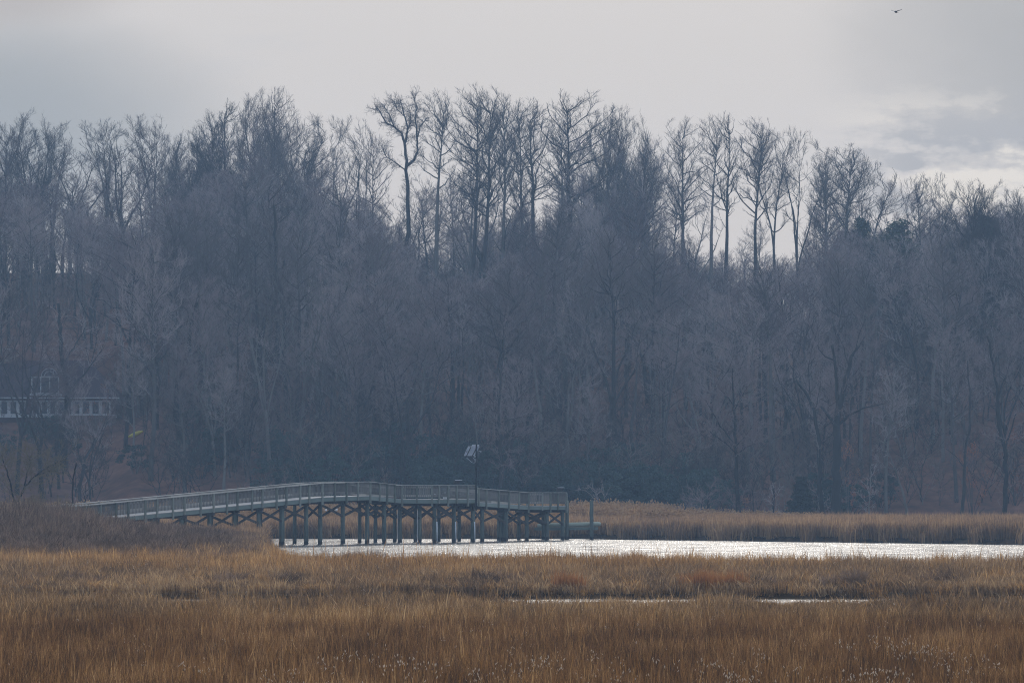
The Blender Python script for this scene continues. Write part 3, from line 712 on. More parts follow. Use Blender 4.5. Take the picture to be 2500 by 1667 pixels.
def bush_proto(seed, r=1.6, h=2.6, mat=ever, n=30, leaf=.09, per=70, stems=9):
    rg = random.Random(seed); cr = MB(); st = MB()
    for k in range(n):
        u = rg.uniform(0, 1); a = rg.uniform(0, 6.28); rr = r * math.sqrt(rg.uniform(.1, 1)) * math.sqrt(max(.1, 1 - (u - .35) ** 2 * 1.7))
        c = Vector((math.cos(a) * rr, math.sin(a) * rr, .2 * h + u * h * .8)); leaves(cr, rg, c, rg.uniform(.25, .5) * r * .6, per, leaf)
        if k < stems:
            p = walk(rg, Vector((rg.uniform(-.2, .2), rg.uniform(-.2, .2), -.2)), (c - Vector((0, 0, 0))).normalized(), c.length, 4, .1, 0); st.tube(p, [.04, .03, .025, .018, .01], 4, False)
    return st.mesh('stem', bark), cr.mesh('foliage', mat)
EV = [bush_proto(i) for i in range(4)]
def bush(name, pro, x, y, s, sz, rz, label, cat, group=None, z=None):
    e = empty(name, (x, y, float(gz(x, y)) if z is None else z), label, cat, group, rz); e.scale = (s, s, sz)
    for nm, me in zip(('stem', 'foliage'), pro):
        c = bpy.data.objects.new(nm, me); COL.objects.link(c); c.parent = e
    return e
def pick(dist):
    return dist[rt.randrange(len(dist))]
zones = [(330, 600, 400, 425, 10), (600, 1000, 394, 408, 24), (1000, 1420, 392, 400, 34), (1080, 1400, 400, 412, 18), (1420, 1780, 391, 399, 28), (980, 1780, 389.5, 391.5, 16), (1450, 1700, 400, 410, 8), (0, 190, 424, 434, 12), (1980, 2150, 393, 400, 5)]
for (a, b_, d0, d1, n) in zones:
    wh = next(w for q, w in ZONES if (a + b_) / 2 < q) + (', upper row' if d0 >= 400 else '')
    for _ in range(n):
        d = rt.uniform(d0, d1); s = rt.uniform(.8, 1.5) * (.55 if d0 == 424 else 1)
        bush('evergreen_shrub', pick(EV), X(rt.uniform(a, b_), d), d, s * 1.2, s * 1.15 * rt.uniform(.8, 1.25), rt.uniform(0, 6.28),
             'dark evergreen shrub at the foot of the wood, ' + wh, 'shrub', 'evergreen shrubs, ' + wh)
OR = [bush_proto(20 + i, 1.8, 4.2, orange, 16, .08, 34, 10) for i in range(2)]
for px, py, d, s, lb in ((392, 800, 470, .7, 'small tree holding rusty dry leaves high in the left of the wood'), (235, 962, 436, .9, 'rusty leaved small tree in front of the red house'),
                     (520, 985, 425, 1.0, 'rusty leaved sapling between the house and the dark trunks'), (478, 968, 432, .8, 'thin tawny leaved sapling right of the curved dark trunk'),
                     (2372, 1118, 392, .9, 'low sapling with orange dry leaves near the right edge'), (2478, 1085, 396, .9, 'orange leaved sapling cut by the right edge'),
                     (2070, 1115, 394, .7, 'small russet leaved sapling behind the big broken tree'), (1830, 1225, 388, .55, 'russet brush beside the shore tree in the reeds')):
    x = X(px, d); gzv = float(gz(x, d)); zt = ZR(py, d); s2 = max(.5, (zt - gzv) / 3.4)
    bush('beech_sapling', OR[int(px) % 2], x, d, s, s2, px, lb, 'sapling')
# pines and ivy-clad stems at the right
def conifer(seed, H, r, base, mat, n=85, per=110, leaf=.20, cone=False):
    rg = random.Random(seed); tk = MB(); cr = MB(); pts = walk(rg, Vector((0, 0, -.4)), Vector((0, 0, 1)), H, 8, .02, .05)
    tk.tube(pts, [H * .013 * (1 - .85 * i / 8) for i in range(9)], 6)
    for k in range(n):
        u = (k + rg.random()) / n; p, d = at(pts, base + (1 - base) * u * .98); a = rg.uniform(0, 6.28)
        rr = r * ((1 - u) ** .8 if cone else math.sqrt(max(.02, 1 - (u * 1.25 - .42) ** 2 * 1.6))) * rg.uniform(.35, 1)
        c = p + Vector((math.cos(a) * rr, math.sin(a) * rr, -.1 * rr + rg.uniform(-.2, .3)))
        q = walk(rg, p - Vector((0, 0, .3 * rr)), (c - p + Vector((0, 0, .3 * rr))).normalized(), max(.3, (c - p).length), 3, .06, 0); tk.tube(q, [.05, .035, .02, .01], 4, False)
        leaves(cr, rg, c, r * rg.uniform(.20, .40), per, leaf, .6)
    return tk.mesh('trunk', bark), cr.mesh('crown', mat)
def conif(name, px, top, d, pro, H, w, label):
    x = X(px, d); z = float(gz(x, d)); s = (ZR(top, d) - z) / H
    e = empty(name, (x, d, z), label, 'tree'); e.scale = (w * s, w * s, s)
    for nm, me in zip(('trunk', 'crown'), pro):
        c = bpy.data.objects.new(nm, me); COL.objects.link(c); c.parent = e
pp = conifer(3, 20, 3.6, .35, pine_m); pp2 = conifer(4, 20, 3.2, .3, pine_m)
conif('pine_tree', 2172, 535, 470, pp, 20, 1.25, 'dark green round topped pine standing above the bare wood at the right')
conif('pine_tree', 2092, 525, 480, pp2, 20, 1.0, 'dark pine half hidden behind bare twigs left of the round topped pine')
conif('pine_tree', 2392, 520, 452, pp2, 20, 1.15, 'dark evergreen inside the round mass of twigs near the right edge')
cedar = conifer(8, 5, 1.3, .12, leaf_mat('cedar_scales', [(.2, (.006, .014, .008)), (.8, (.02, .034, .018))]), 90, 110, .12, True)
conif('cedar_tree', 1952, 1160, 377, cedar, 5, 1.5, 'small dark cedar leaning at the edge of the reeds beside the big broken tree')
conif('cedar_tree', 2060, 1240, 386, cedar, 5, 1.5, 'low dark cedar bush at the foot of the big broken tree')
iv = bush_proto(41, .9, 7, ever, 34, .10, 60, 3)
for px, py, d, lb in ((1120, 800, 498, 'stem wrapped in dark ivy standing left of the pale far wall'), (1182, 690, 500, 'ivy wrapped stem under the tallest skyline tree'), (1385, 660, 506, 'crooked ivy wrapped stem right of the tallest tree'),
                      (1690, 800, 503, 'thick ivy wrapped stem left of the far gabled house'), (1540, 700, 505, 'ivy wrapped stem under the oval crown of the central group'), (1880, 770, 500, 'ivy wrapped stem in front of the far gabled house'),
                      (1300, 700, 504, 'dark ivy column above the pale far wall'), (905, 700, 505, 'ivy column in the wood left of the wide forked tree')):
    x = X(px, d); bush('ivy_stem', iv, x, d, 1.0, 1.15, px, lb, 'ivy stem', z=ZR(py + 20, d) - 1.5 if ZR(py + 20, d) - 1.5 < float(gz(x, d)) else float(gz(x, d)))
# golden buds on two skyline trees
gb = MB(); 
for (px, top, d, w, h) in ((2066, 352, 500, 3.8, 6), (2128, 392, 494, 4.6, 6)): pass

# ------------------------------------------------------------------ named trees of the slope and the shore
def limb_tree(name, x, y, z, spec, label, mat=hero, cat='tree', tw=twig, dens=1.0, tl=1.6, seed=1):
    """hand laid trunk and limbs (metres from the base, x right, z up) with twigs grown on them"""
    rg = random.Random(seed); e = empty(name, (x, y, z), label, cat); tk = MB(); cr = MB()
    for pts, r0, r1, tws in spec:
        P3 = [Vector((p[0], p[2] if len(p) > 2 else rg.uniform(-.4, .4), p[1])) for p in pts]
        fine = []
        for i in range(len(P3) - 1):
            for k in range(4):
                q = P3[i].lerp(P3[i + 1], k / 4); w = (P3[i + 1] - P3[i]).length * .02
                fine.append(q + (Vector((rg.gauss(0, w), rg.gauss(0, w), 0)) if (i or k) else Vector((0, 0, 0))))
        fine.append(P3[-1]); n = len(fine) - 1
        tk.tube(fine, [r0 + (r1 - r0) * i / n for i in range(n + 1)], 7)
        Lt = sum((fine[i + 1] - fine[i]).length for i in range(n))
        for _ in range(int(tws * dens)):
            t = rg.uniform(.1, 1); p, d = at(fine, t); dd = (rdir(rg, d, R(rg.uniform(35, 75))) + Vector((0, 0, .2))).normalized()
            L = tl * rg.uniform(.5, 1.3); q = walk(rg, p, dd, L, 3, .16, .02); cr.tube(q, [.028, .02, .014, .008], 3, False)
            for _ in range(int(L * 5)):
                a, b2 = at(q, rg.uniform(.2, 1)); v = walk(rg, a, rdir(rg, b2, R(rg.uniform(30, 60))), L * rg.uniform(.25, .5), 2, .15, .03); cr.tube(v, [.015, .011, .006], 3, False)
                for _ in range(3):
                    a2, b3 = at(v, rg.uniform(.2, 1)); cr.spike(a2, a2 + rdir(rg, b3, R(40)) * rg.uniform(.2, .5), .008)
    tk.build('trunk', mat, e, True, False); cr.build('crown', tw, e, False, False); return e
def pxm(d, x0, y0, pts): return [((a - x0) / F * d, (y0 - b) / F * d) for a, b in pts]
def hand(px0, py0, d, strokes, label, name='bare_tree', mat=hero, tw=twig, tl=1.6, dens=1, seed=1):
    x = X(px0, d); z = float(gz(x, d)); sp = []
    for pts, r0, r1, n in strokes: sp.append((pxm(d, px0, py0, pts), r0, r1, n))
    z0 = ZR(py0, d); occupied.append((x, d))
    return limb_tree(name, x, d, z0, [(p if k else [(p[0][0], min(0, z - z0) - .3)] + p, a, c_, n) for k, (p, a, c_, n) in enumerate(sp)], label, mat, 'tree', tw, dens, tl, seed)
# big broken tree at the right shore
hand(2038, 1262, 386, [([(2038, 1262), (2040, 1200), (2042, 1100), (2042, 1040), (2046, 1000), (2058, 950), (2072, 905), (2078, 870)], .56, .17, 6),
  ([(2042, 1040), (2022, 1015), (2004, 992)], .22, .10, 8), ([(2048, 1035), (2075, 1012), (2110, 995), (2160, 985)], .16, .03, 14),
  ([(2045, 1010), (2043, 955), (2040, 905), (2031, 842)], .22, .12, 8), ([(2038, 880), (2015, 870), (1998, 852), (1998, 815)], .08, .03, 8),
  ([(2078, 870), (2095, 850), (2112, 822)], .14, .07, 8), ([(2074, 900), (2062, 850), (2040, 800)], .06, .02, 10), ([(2082, 870), (2105, 800), (2120, 770)], .06, .02, 10)],
  'big broken grey tree with snapped limbs standing at the shore on the right', tl=2.0, seed=3)
hand(2008, 1262, 389, [([(2004, 1262), (2000, 1180), (1998, 1100), (1990, 1010), (1972, 965), (1945, 928)], .30, .10, 14), ([(1990, 1010), (2000, 960), (2004, 930)], .07, .02, 10)],
  'leaning grey tree just left of the big broken tree, bent to the left', tl=1.8, seed=4)
# shore tree in the reeds with a straight stem
hand(1805, 1264, 372, [([(1805, 1264), (1798, 1200), (1797, 1120), (1793, 1040), (1790, 960), (1788, 900)], .30, .05, 16), ([(1796, 1105), (1770, 1080), (1740, 1060), (1722, 1045)], .07, .02, 16),
  ([(1795, 1085), (1760, 1040), (1735, 1000), (1722, 975)], .08, .02, 22), ([(1798, 1110), (1820, 1092), (1842, 1082)], .07, .02, 14), ([(1794, 1000), (1815, 960), (1840, 925)], .06, .015, 20),
  ([(1798, 1090), (1830, 1050), (1860, 1010)], .06, .015, 20), ([(1792, 990), (1772, 962), (1755, 948)], .05, .015, 14)], 'slender straight stemmed bare tree rising from the reeds right of the pier', tl=2.2, seed=5)
for px0, top, d, lb in ((1838, 1195, 375, 'thin young stem in the reeds right of the slender shore tree'), (1667, 1225, 362, 'short leaning stem in the reeds, leftmost of the thin shore stems'), (1712, 1215, 366, 'thin stem in the reeds left of the slender shore tree, first of a close pair'),
                        (1724, 1190, 368, 'thin stem in the reeds left of the slender shore tree, second of a close pair'), (1888, 1190, 376, 'bent thin stem between the slender shore tree and the cedar'), (1770, 1222, 366, 'thin stem tilted left beside the slender shore tree'),
                        (2120, 1150, 392, 'pale thin trunk right of the big broken tree')):
    a = 14 * math.sin(px0)
    hand(px0, 1264, d, [([(px0, 1264), (px0 + a * .3, (1264 + top) / 2), (px0 + a, top)], .11, .04, 16)], lb, tl=1.5, seed=int(px0), mat=pale_bark if px0 == 2120 else hero)
hand(2215, 1264, 383, [([(2214, 1264), (2208, 1215), (2195, 1175), (2182, 1140), (2164, 1095)], .17, .05, 5), ([(2190, 1150), (2172, 1142), (2150, 1135), (2145, 1120)], .05, .02, 8)],
  'pale dead snag leaning left against the dark wood at the right', mat=pale_bark, tl=1.2, seed=9)
hand(2455, 1250, 380, [([(2450, 1250), (2455, 1180), (2450, 1090), (2437, 1040), (2435, 960), (2425, 890), (2412, 820)], .27, .10, 20), ([(2450, 1120), (2462, 1070), (2480, 1010)], .12, .05, 10)],
  'tall dark crooked trunk near the right edge of the wood', tl=2, seed=12)
hand(2350, 1262, 384, [([(2348, 1262), (2352, 1190), (2356, 1110), (2366, 1040), (2368, 960), (2362, 880)], .22, .06, 18), ([(2352, 1140), (2330, 1110), (2310, 1095)], .05, .02, 10)],
  'dark crooked tree left of the tall crooked trunk at the right edge', tl=2, seed=13)
hand(1510, 1262, 372, [([(1490, 1262), (1465, 1235), (1440, 1205), (1422, 1188)], .06, .02, 8), ([(1465, 1235), (1455, 1210), (1445, 1170)], .05, .02, 6), ([(1490, 1262), (1475, 1215), (1470, 1180)], .04, .015, 6)],
  'fallen pale branch sticking out of the reeds right of the free standing piles', mat=pale_bark, tl=.9, seed=14)
# pale limbed tree behind the sign post
hand(1222, 1205, 390, [([(1222, 1190), (1224, 1130), (1222, 1080), (1216, 1020), (1222, 940), (1230, 860), (1228, 790)], .28, .03, 34), ([(1218, 1018), (1195, 970), (1170, 945), (1150, 940)], .06, .02, 16),
  ([(1222, 1075), (1255, 1045), (1270, 1030)], .14, .10, 3), ([(1226, 1085), (1260, 1130), (1290, 1175)], .05, .02, 12), ([(1228, 1060), (1270, 1068), (1320, 1100)], .05, .015, 14), ([(1224, 1030), (1262, 1020), (1292, 1010)], .05, .015, 12)],
  'pale limbed bare tree directly behind the solar panel mast', tl=1.9, seed=15)
zz = lambda L: [(850 + a / 2.94, 180 + b_ / 2.94) for a, b_ in L]
hand(995, 780, 505, [([(997, 780), (996, 620)] + zz([(428, 1000), (425, 800), (412, 660), (405, 500), (420, 440), (424, 380), (400, 290), (372, 180)]), .36, .05, 60), (zz([(405, 500), (380, 420), (330, 378), (265, 345), (215, 250), (188, 250)]), .17, .04, 60),
  (zz([(330, 378), (290, 290), (250, 215)]), .08, .03, 26), (zz([(418, 660), (470, 620), (492, 560), (495, 460), (515, 370), (565, 310)]), .20, .04, 50), (zz([(495, 470), (482, 340), (492, 240), (468, 165)]), .12, .03, 46),
  (zz([(408, 690), (340, 640), (270, 590), (245, 540)]), .09, .03, 34), (zz([(424, 420), (450, 330), (440, 250)]), .08, .03, 26), (zz([(400, 300), (350, 250), (330, 190)]), .07, .03, 26)],
  'wide forked bare tree with heavy crooked limbs standing clear of the wood', tw=ridge_twig, tl=1.25, dens=1.3, seed=31)
# trees of the left slope
hand(448, 1040, 418, [([(438, 1060), (430, 1000), (436, 930), (452, 890), (462, 840), (466, 790), (478, 750), (486, 710)], .42, .12, 18), ([(460, 890), (500, 875), (540, 868), (570, 858)], .10, .03, 12),
  ([(462, 870), (490, 850), (515, 845)], .08, .02, 10), ([(466, 800), (458, 760), (440, 740)], .06, .02, 8), ([(478, 760), (520, 742), (560, 735)], .05, .02, 10)],
  'curved dark trunk with a long pale limb to the right of the red house', tl=2.2, seed=16)
hand(682, 1078, 424, [([(682, 1078), (676, 1000), (674, 900), (676, 800), (676, 700), (672, 600), (668, 500)], .38, .14, 22), ([(676, 760), (700, 735), (712, 722)], .09, .03, 8)],
  'tallest straight dark trunk on the left slope, right of a close pair', tl=2.2, seed=17)
hand(632, 1040, 436, [([(632, 1020), (632, 900), (632, 850), (648, 780), (662, 700), (672, 650)], .36, .12, 18)], 'dark trunk bending right on the left slope beside the tallest straight one', tl=2.2, seed=18)
hand(698, 1060, 430, [([(700, 1050), (694, 900), (692, 800), (690, 700), (694, 600)], .32, .12, 20)], 'reddish trunk close behind the tallest straight one on the left slope', tl=2.2, seed=19)
hand(818, 1060, 428, [([(812, 1060), (815, 900), (820, 800), (818, 760), (805, 715), (795, 690)], .30, .10, 20), ([(820, 780), (840, 720), (860, 660)], .10, .04, 12)], 'forked trunk in the middle of the slope, splitting high like a Y', tl=2.2, seed=20)
hand(770, 1090, 420, [([(775, 1100), (775, 1000), (774, 920), (766, 880), (758, 800), (760, 715)], .20, .12, 10), ([(758, 760), (745, 745), (735, 750)], .05, .02, 6)], 'broken topped snag in the middle of the slope', mat=pale_bark, tl=1.6, seed=21)
hand(160, 1075, 418, [([(155, 1078), (158, 1030), (162, 1000), (166, 950), (158, 915), (150, 860), (145, 800), (140, 740)], .46, .16, 26), ([(160, 925), (142, 900), (125, 880), (110, 860)], .14, .05, 14), ([(165, 960), (200, 920), (230, 880), (250, 850)], .12, .04, 16),
  ([(152, 890), (180, 850), (205, 800)], .10, .04, 14)], 'thick many limbed tree standing in front of the red house', tl=2.4, seed=22)
hand(178, 1195, 300, [([(176, 1200), (180, 1160), (188, 1130)], .07, .05, 6)], 'short dark broken stem rising behind the left end of the pier', tl=.9, seed=23)
hand(205, 1190, 396, [([(195, 1180), (208, 1120), (225, 1090), (232, 1070)], .20, .10, 14)], 'dark leaning trunk behind the left end of the pier', tl=1.8, seed=24)
hand(40, 1215, 300, [([(40, 1230), (62, 1185), (90, 1160), (115, 1140), (160, 1120)], .10, .03, 40), ([(90, 1160), (120, 1150), (140, 1150)], .05, .02, 20), ([(40, 1230), (20, 1160), (5, 1110)], .08, .03, 34), ([(62, 1185), (70, 1140), (80, 1100)], .06, .02, 30)],
  'dark arching bush like tree at the far left edge above the scrub', tl=1.5, seed=25, tw=olive_m)

# ------------------------------------------------------------------ scrub at the left
sc_pro = []
for i in range(5):
    rg = random.Random(500 + i); mb = MB()
    for k in range(26):
        a = rg.uniform(0, 6.28); p0 = Vector((rg.uniform(-.35, .35), rg.uniform(-.35, .35), -.1)); q = walk(rg, p0, Vector((math.cos(a) * .38, math.sin(a) * .38, 1)).normalized(), rg.uniform(.65, 1.05), 3, .12, .05)
        mb.tube(q, [.012, .010, .008, .005], 3, False)
        for _ in range(10):
            p, d = at(q, rg.uniform(.2, 1)); v = p + rdir(rg, d, R(rg.uniform(15, 50))) * rg.uniform(.15, .4); mb.spike(p, v, .010)
    sc_pro.append(hidden_proto(mb.mesh('scrub_twigs', scrub_m), 'scrub_twigs'))
def scrub_h(px, y):
    """height of the brush for where it stands"""
    back = np.interp(px, [-400, 0, 130, 230, 330, 450, 600, 660], [2.6, 2.55, 2.6, 2.0, 1.6, 1.35, 1.0, .8])
    return .9 + (back - .9) * smooth((y - 178) / 62)
x, y, px, z = field(170, 256, 4.0, lambda x, y, px, z: (px < 655 - (y < 215) * 40 * rng.uniform(size=len(x))) & (rng.uniform(size=len(x)) < smooth((y - 168) / 30)))
sh = scrub_h(px, y) * rng.uniform(.72, 1.15, len(x)) * (1 + .22 * fbm(x, y, .35, 4))
put('scrub', sc_pro, x, y, z, np.clip(sh, .9, 1.6), sh, 'dark brown twiggy scrub covering the bank at the left in front of the pier', 'scrub')
pts = [(X(p, d) + rng.normal(0, .6), d + rng.normal(0, 1.2), s * rng.uniform(.7, 1.1)) for p, d, s, k in ((545, 152, .8, 4), (722, 152, .85, 5), (1180, 151, .9, 6), (1225, 153, .7, 4), (1870, 152, .7, 3), (2045, 151, .85, 5), (2290, 153, .8, 5), (80, 154, .7, 4), (250, 156, .7, 5), (870, 178.5, 1.25, 7), (850, 178.5, 1.05, 4)) for _ in range(k)]
a = np.array(pts)
put('scrub', sc_pro, a[:, 0], a[:, 1], np.maximum(gz(a[:, 0], a[:, 1]), 0), np.full(len(a), .9), a[:, 2] * rng.uniform(.85, 1.1, len(a)), 'dark grey brown tufts of brush dotted along the bank behind the creek', 'scrub')
sb = []
for i in range(2):
    rg = random.Random(700 + i); st = MB(); cr = MB()
    for k in range(30):
        a_ = rg.uniform(0, 6.28); q = walk(rg, Vector((rg.uniform(-.2, .2), rg.uniform(-.2, .2), -.1)), Vector((math.cos(a_) * .55, math.sin(a_) * .55, 1)).normalized(), rg.uniform(1.8, 2.9), 5, .1, .06)
        st.tube(q, [.03, .025, .02, .015, .01, .006], 4, False)
        for _ in range(14):
            p, d = at(q, rg.uniform(.35, 1)); v = walk(rg, p, rdir(rg, d, R(rg.uniform(20, 55))), rg.uniform(.3, .7), 2, .1, .04); cr.tube(v, [.011, .009, .005], 3, False)
            for _ in range(5):
                p2, d2 = at(v, rg.uniform(.2, 1)); cr.spike(p2, p2 + rdir(rg, d2, R(35)) * rg.uniform(.15, .35), .009)
    sb.append((st.mesh('stem', bark), cr.mesh('twigs', olive_m)))
for px, d, s, lb in ((182, 256, 1.0, 'rounded olive brown bush overlapping the left end of the pier'), (228, 254, .85, 'second rounded olive brown bush in front of the first pier bays'), (120, 255, 1.2, 'olive brown bush left of where the pier rail disappears'),
                     (50, 254, 1.2, 'olive brown bush in the scrub at the left edge')):
    e = bush('shrub', sb[px % 2], X(px, d), d, s, s, px, lb, 'shrub')

# ------------------------------------------------------------------ the pier
def wood(name, lo, hi, sc=2.5, st=(1, 1, 1), rough=.85):
    return ramp_mat(name, [(.25, lo), (.75, hi)], sc, rough, stretch=st, spec=.2, detail=6, rnd=.45)
w_rail = wood('weathered_rail_timber', (.17, .165, .145), (.42, .405, .36), 1.5)
w_cap = wood('pale_cap_timber', (.32, .315, .29), (.52, .51, .47), 1.2)  # cap tone paler than the rail boards below it
w_post = wood('post_timber', (.10, .12, .10), (.25, .27, .235), 1.5)
w_rim = wood('greenish_rim_timber', (.14, .18, .16), (.23, .28, .25), .9)
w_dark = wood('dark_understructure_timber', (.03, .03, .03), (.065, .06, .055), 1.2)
w_bal = wood('baluster_timber', (.09, .09, .085), (.24, .235, .22), 5, (6, 6, .4))
w_deck = wood('deck_boards', (.30, .30, .29), (.46, .46, .44), 2, (6, 1, 1))
pm, t, b = material('piling_timber', .85, .25)
pos = t.node('ShaderNodeNewGeometry').outputs['Position']; sz = t.sep(pos)[2]
mp = t.node('ShaderNodeMapping'); t.l.new(pos, mp.inputs[0]); mp.inputs['Scale'].default_value = (5, 5, .5)
pc = t.ramp(t.noise(mp.outputs[0], 1.6, 6), [(.3, (.045, .06, .055)), (.55, (.085, .11, .095)), (.75, (.15, .175, .145))])
edge = t.math('ADD', sz, t.math('MULTIPLY', t.noise(mp.outputs[0], 2, 2), .15))
pc = t.mix(t.step(edge, .34, .26), pc, (.018, .022, .028))            # wet algae band
t.put(b.inputs['Base Color'], pc); w_pile = pm
white_m = plain('white_pipe', (.62, .68, .72), .5)
pier = empty('boardwalk_pier', P(300, 1280, 266), 'long grey wooden boardwalk pier on round piles with slatted railings', 'pier')
NODES = [(40, 254, 1249.5), (150, 259, 1237.5), (283, 264, 1225.5), (790, 278, 1177.7), (903, 282.5, 1174.8), (981, 286.5, 1183.7), (1056, 286.5, 1183.7), (1163, 290.5, 1183.7)]
NODES2 = [(1166, 291, 1190.8), (1291, 298, 1201), (1325, 298, 1201.3), (1382, 301.5, 1201.4)]
WID = [2.4, 2.4, 2.4, 2.4, 2.4, 3.4, 3.8, 3.4]; WID2 = [2.4, 2.4, 2.8, 2.6]
def near_nodes(N): return [P(a, c_, d) - Vector((0, 0, 1.0)) for a, d, c_ in N]
def far_nodes(pts, wid):
    out = []
    for i, p in enumerate(pts):
        a = pts[max(0, i - 1)]; b_ = pts[min(len(pts) - 1, i + 1)]; d = (b_ - a); d.z = 0; d.normalize()
        n = Vector((-d.y, d.x, 0)); out.append(p + n * wid[i])
    return out
A = near_nodes(NODES); B = far_nodes(A, WID); A2 = near_nodes(NODES2); B2 = far_nodes(A2, WID2)
A2[0] = A2[0]; 
def on_path(path, px):
    for i in range(len(path) - 1):
        p, q = path[i], path[i + 1]; u = (px - CX) / F
        p0 = CX + F * p.x / p.y; p1 = CX + F * q.x / q.y
        if min(p0, p1) - .01 <= px <= max(p0, p1) + .01:
            den = (q.x - p.x) - u * (q.y - p.y); tt = (u * p.y - p.x) / den if abs(den) > 1e-9 else 0
            return p.lerp(q, max(0, min(1, tt))), (q - p).normalized()
    i = 0 if px < CX + F * path[0].x / path[0].y else len(path) - 2
    return (path[0] if i == 0 else path[-1]).copy(), (path[i + 1] - path[i]).normalized()
UPV = Vector((0, 0, 1))
for Pn, Pf in ((A, B), (A2, B2)):
    for i in range(len(Pn) - 1):
        a, b_, c_, d_ = Pn[i], Pn[i + 1], Pf[i + 1], Pf[i]
        dk = MB(); vs = []
        for zz in (-.02, -.065):
            vs += [tuple(p + Vector((0, 0, zz))) for p in (a, b_, c_, d_)]
        dk.add(vs, [(0, 1, 2, 3), (7, 6, 5, 4), (0, 4, 5, 1), (1, 5, 6, 2), (2, 6, 7, 3), (3, 7, 4, 0)]); dk.build('deck', w_deck, pier)
        for (p, q, off) in ((a, b_, .03), (d_, c_, -.03)):
            dr = (q - p).normalized(); nn = Vector((-dr.y, dr.x, 0)).normalized() * off
            m_ = MB(); m_.beam(p + nn - UPV * .20, q + nn - UPV * .20, .05, .26); m_.build('rim_board', w_rim, pier)
        for f in (.12, .5, .88):
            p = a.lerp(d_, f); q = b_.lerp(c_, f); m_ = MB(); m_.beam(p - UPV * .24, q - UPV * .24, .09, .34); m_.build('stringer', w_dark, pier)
def bay(p, q, side):
    """railing between two posts"""
    d = q - p; L = d.length; dr = d.normalized(); n = Vector((-dr.y, dr.x, 0)).normalized() * side
    m_ = MB(); m_.beam(p + UPV * .98 - dr * .02, q + UPV * .98 + dr * .02, .15, .04); m_.build('handrail', w_cap, pier)
    m_ = MB(); m_.beam(p + n * .075 + UPV * .85, q + n * .075 + UPV * .85, .04, .14); m_.build('upper_rail', w_rail, pier)
    m_ = MB(); m_.beam(p + n * .075 + UPV * .20, q + n * .075 + UPV * .20, .04, .16); m_.build('lower_rail', w_rail, pier)
    m_ = MB(); k = max(2, int(L / .125))
    for i in range(k):
        c_ = p.lerp(q, (i + .5) / k) + n * .033; m_.beam(c_ + UPV * .13, c_ + UPV * .93, .038, .038, (dr.x, dr.y, 0))
    m_.build('balusters', w_bal, pier)
def post(p, dr, zlo, zhi=.955, w=.115):
    m_ = MB(); m_.beam(p + UPV * zlo, p + UPV * zhi, w, w, (dr.x, dr.y, 0)); m_.build('rail_post', w_post, pier)
near_px = [60, 90, 118, 150, 180, 208, 245, 283, 313, 354.5, 383.6, 422, 450, 489.4, 521, 553.5, 579, 615, 640, 674.6, 698.6, 732, 754.5, 786.3, 816.3, 845, 873, 903, 926, 944, 963, 980.6, 1018, 1055, 1070.4, 1093, 1114, 1141, 1161.6]
near_px2 = [1167.5, 1186, 1216, 1241.4, 1266, 1291, 1324.5, 1342, 1361, 1381.6]
for lst, path in ((near_px, A), (near_px2, A2)):
    pts = [on_path(path, q) for q in lst]
    for i, (p, dr) in enumerate(pts):
        n = Vector((-dr.y, dr.x, 0)).normalized()
        post(p - n * .055, dr, -.56 if i % 2 == 1 else -.36)
        if i < len(pts) - 1: bay(p, pts[i + 1][0], 1)
for path in (B, B2):
    tot = sum((path[i + 1] - path[i]).length for i in range(len(path) - 1)); k = int(tot / 1.25); pts = []
    cum = [0]
    for i in range(len(path) - 1): cum.append(cum[-1] + (path[i + 1] - path[i]).length)
    for j in range(k + 1):
        s = tot * j / k; i = max(0, min(len(path) - 2, next((q for q in range(len(path) - 1) if cum[q + 1] >= s - 1e-6), 0)))
        pts.append((path[i].lerp(path[i + 1], (s - cum[i]) / (cum[i + 1] - cum[i])), (path[i + 1] - path[i]).normalized()))
    for i, (p, dr) in enumerate(pts):
        n = Vector((-dr.y, dr.x, 0)).normalized(); post(p + n * .055, dr, -.42)
        if i < len(pts) - 1: bay(p, pts[i + 1][0], -1)
# closing railing at the end of the last platform
p, q = A2[-1], B2[-1]; mid = p.lerp(q, .5); bay(p, mid, 1); bay(mid, q, 1); post(mid, (q - p).normalized(), -.4)
# piles: (px, depth, row of top clearance, near side?)
near_p = [(185, 259.5), (250, 262), (313, 264.5), (378, 266.5), (444, 268.5), (512, 270.5), (573, 272.5), (632, 274), (689, 275.5), (748, 277.5), (782, 279), (837, 281), (897, 283.3), (938, 285.2), (976, 287.2), (1024.5, 287.3), (1061, 287.5), (1108, 289.2), (1154.5, 291), (1177, 292.2), (1235, 295.6), (1286, 298.4), (1335, 299.2), (1373.5, 301.8)]
far_p = [(255, 264.7), (320, 267), (386, 269), (452, 271), (517, 273), (578, 275), (636, 276.6), (720, 280.5), (878.6, 285), (917, 286.5), (964, 289.5), (1014, 290.5), (1071.4, 291), (1121, 293), (1218, 298.2), (1226, 297.2), (1267, 300.5), (1326, 302)]
def deck_z(px):
    path = A if px < 1164.5 else A2
    return on_path(path, px)[0].z
def ztop(px, d):
    # deck height above a pile: project onto the near path by nearest plan distance
    x = X(px, d); best = None
    for Pn in (A, A2):
        for i in range(len(Pn) - 1):
            a, b_ = Pn[i], Pn[i + 1]; ab = Vector((b_.x - a.x, b_.y - a.y)); tt = max(0, min(1, ((x - a.x) * ab.x + (d - a.y) * ab.y) / ab.length_squared))
            q = a.lerp(b_, tt); dist = math.hypot(q.x - x, q.y - d)
            if best is None or dist < best[0]: best = (dist, q.z)
    return best[1]
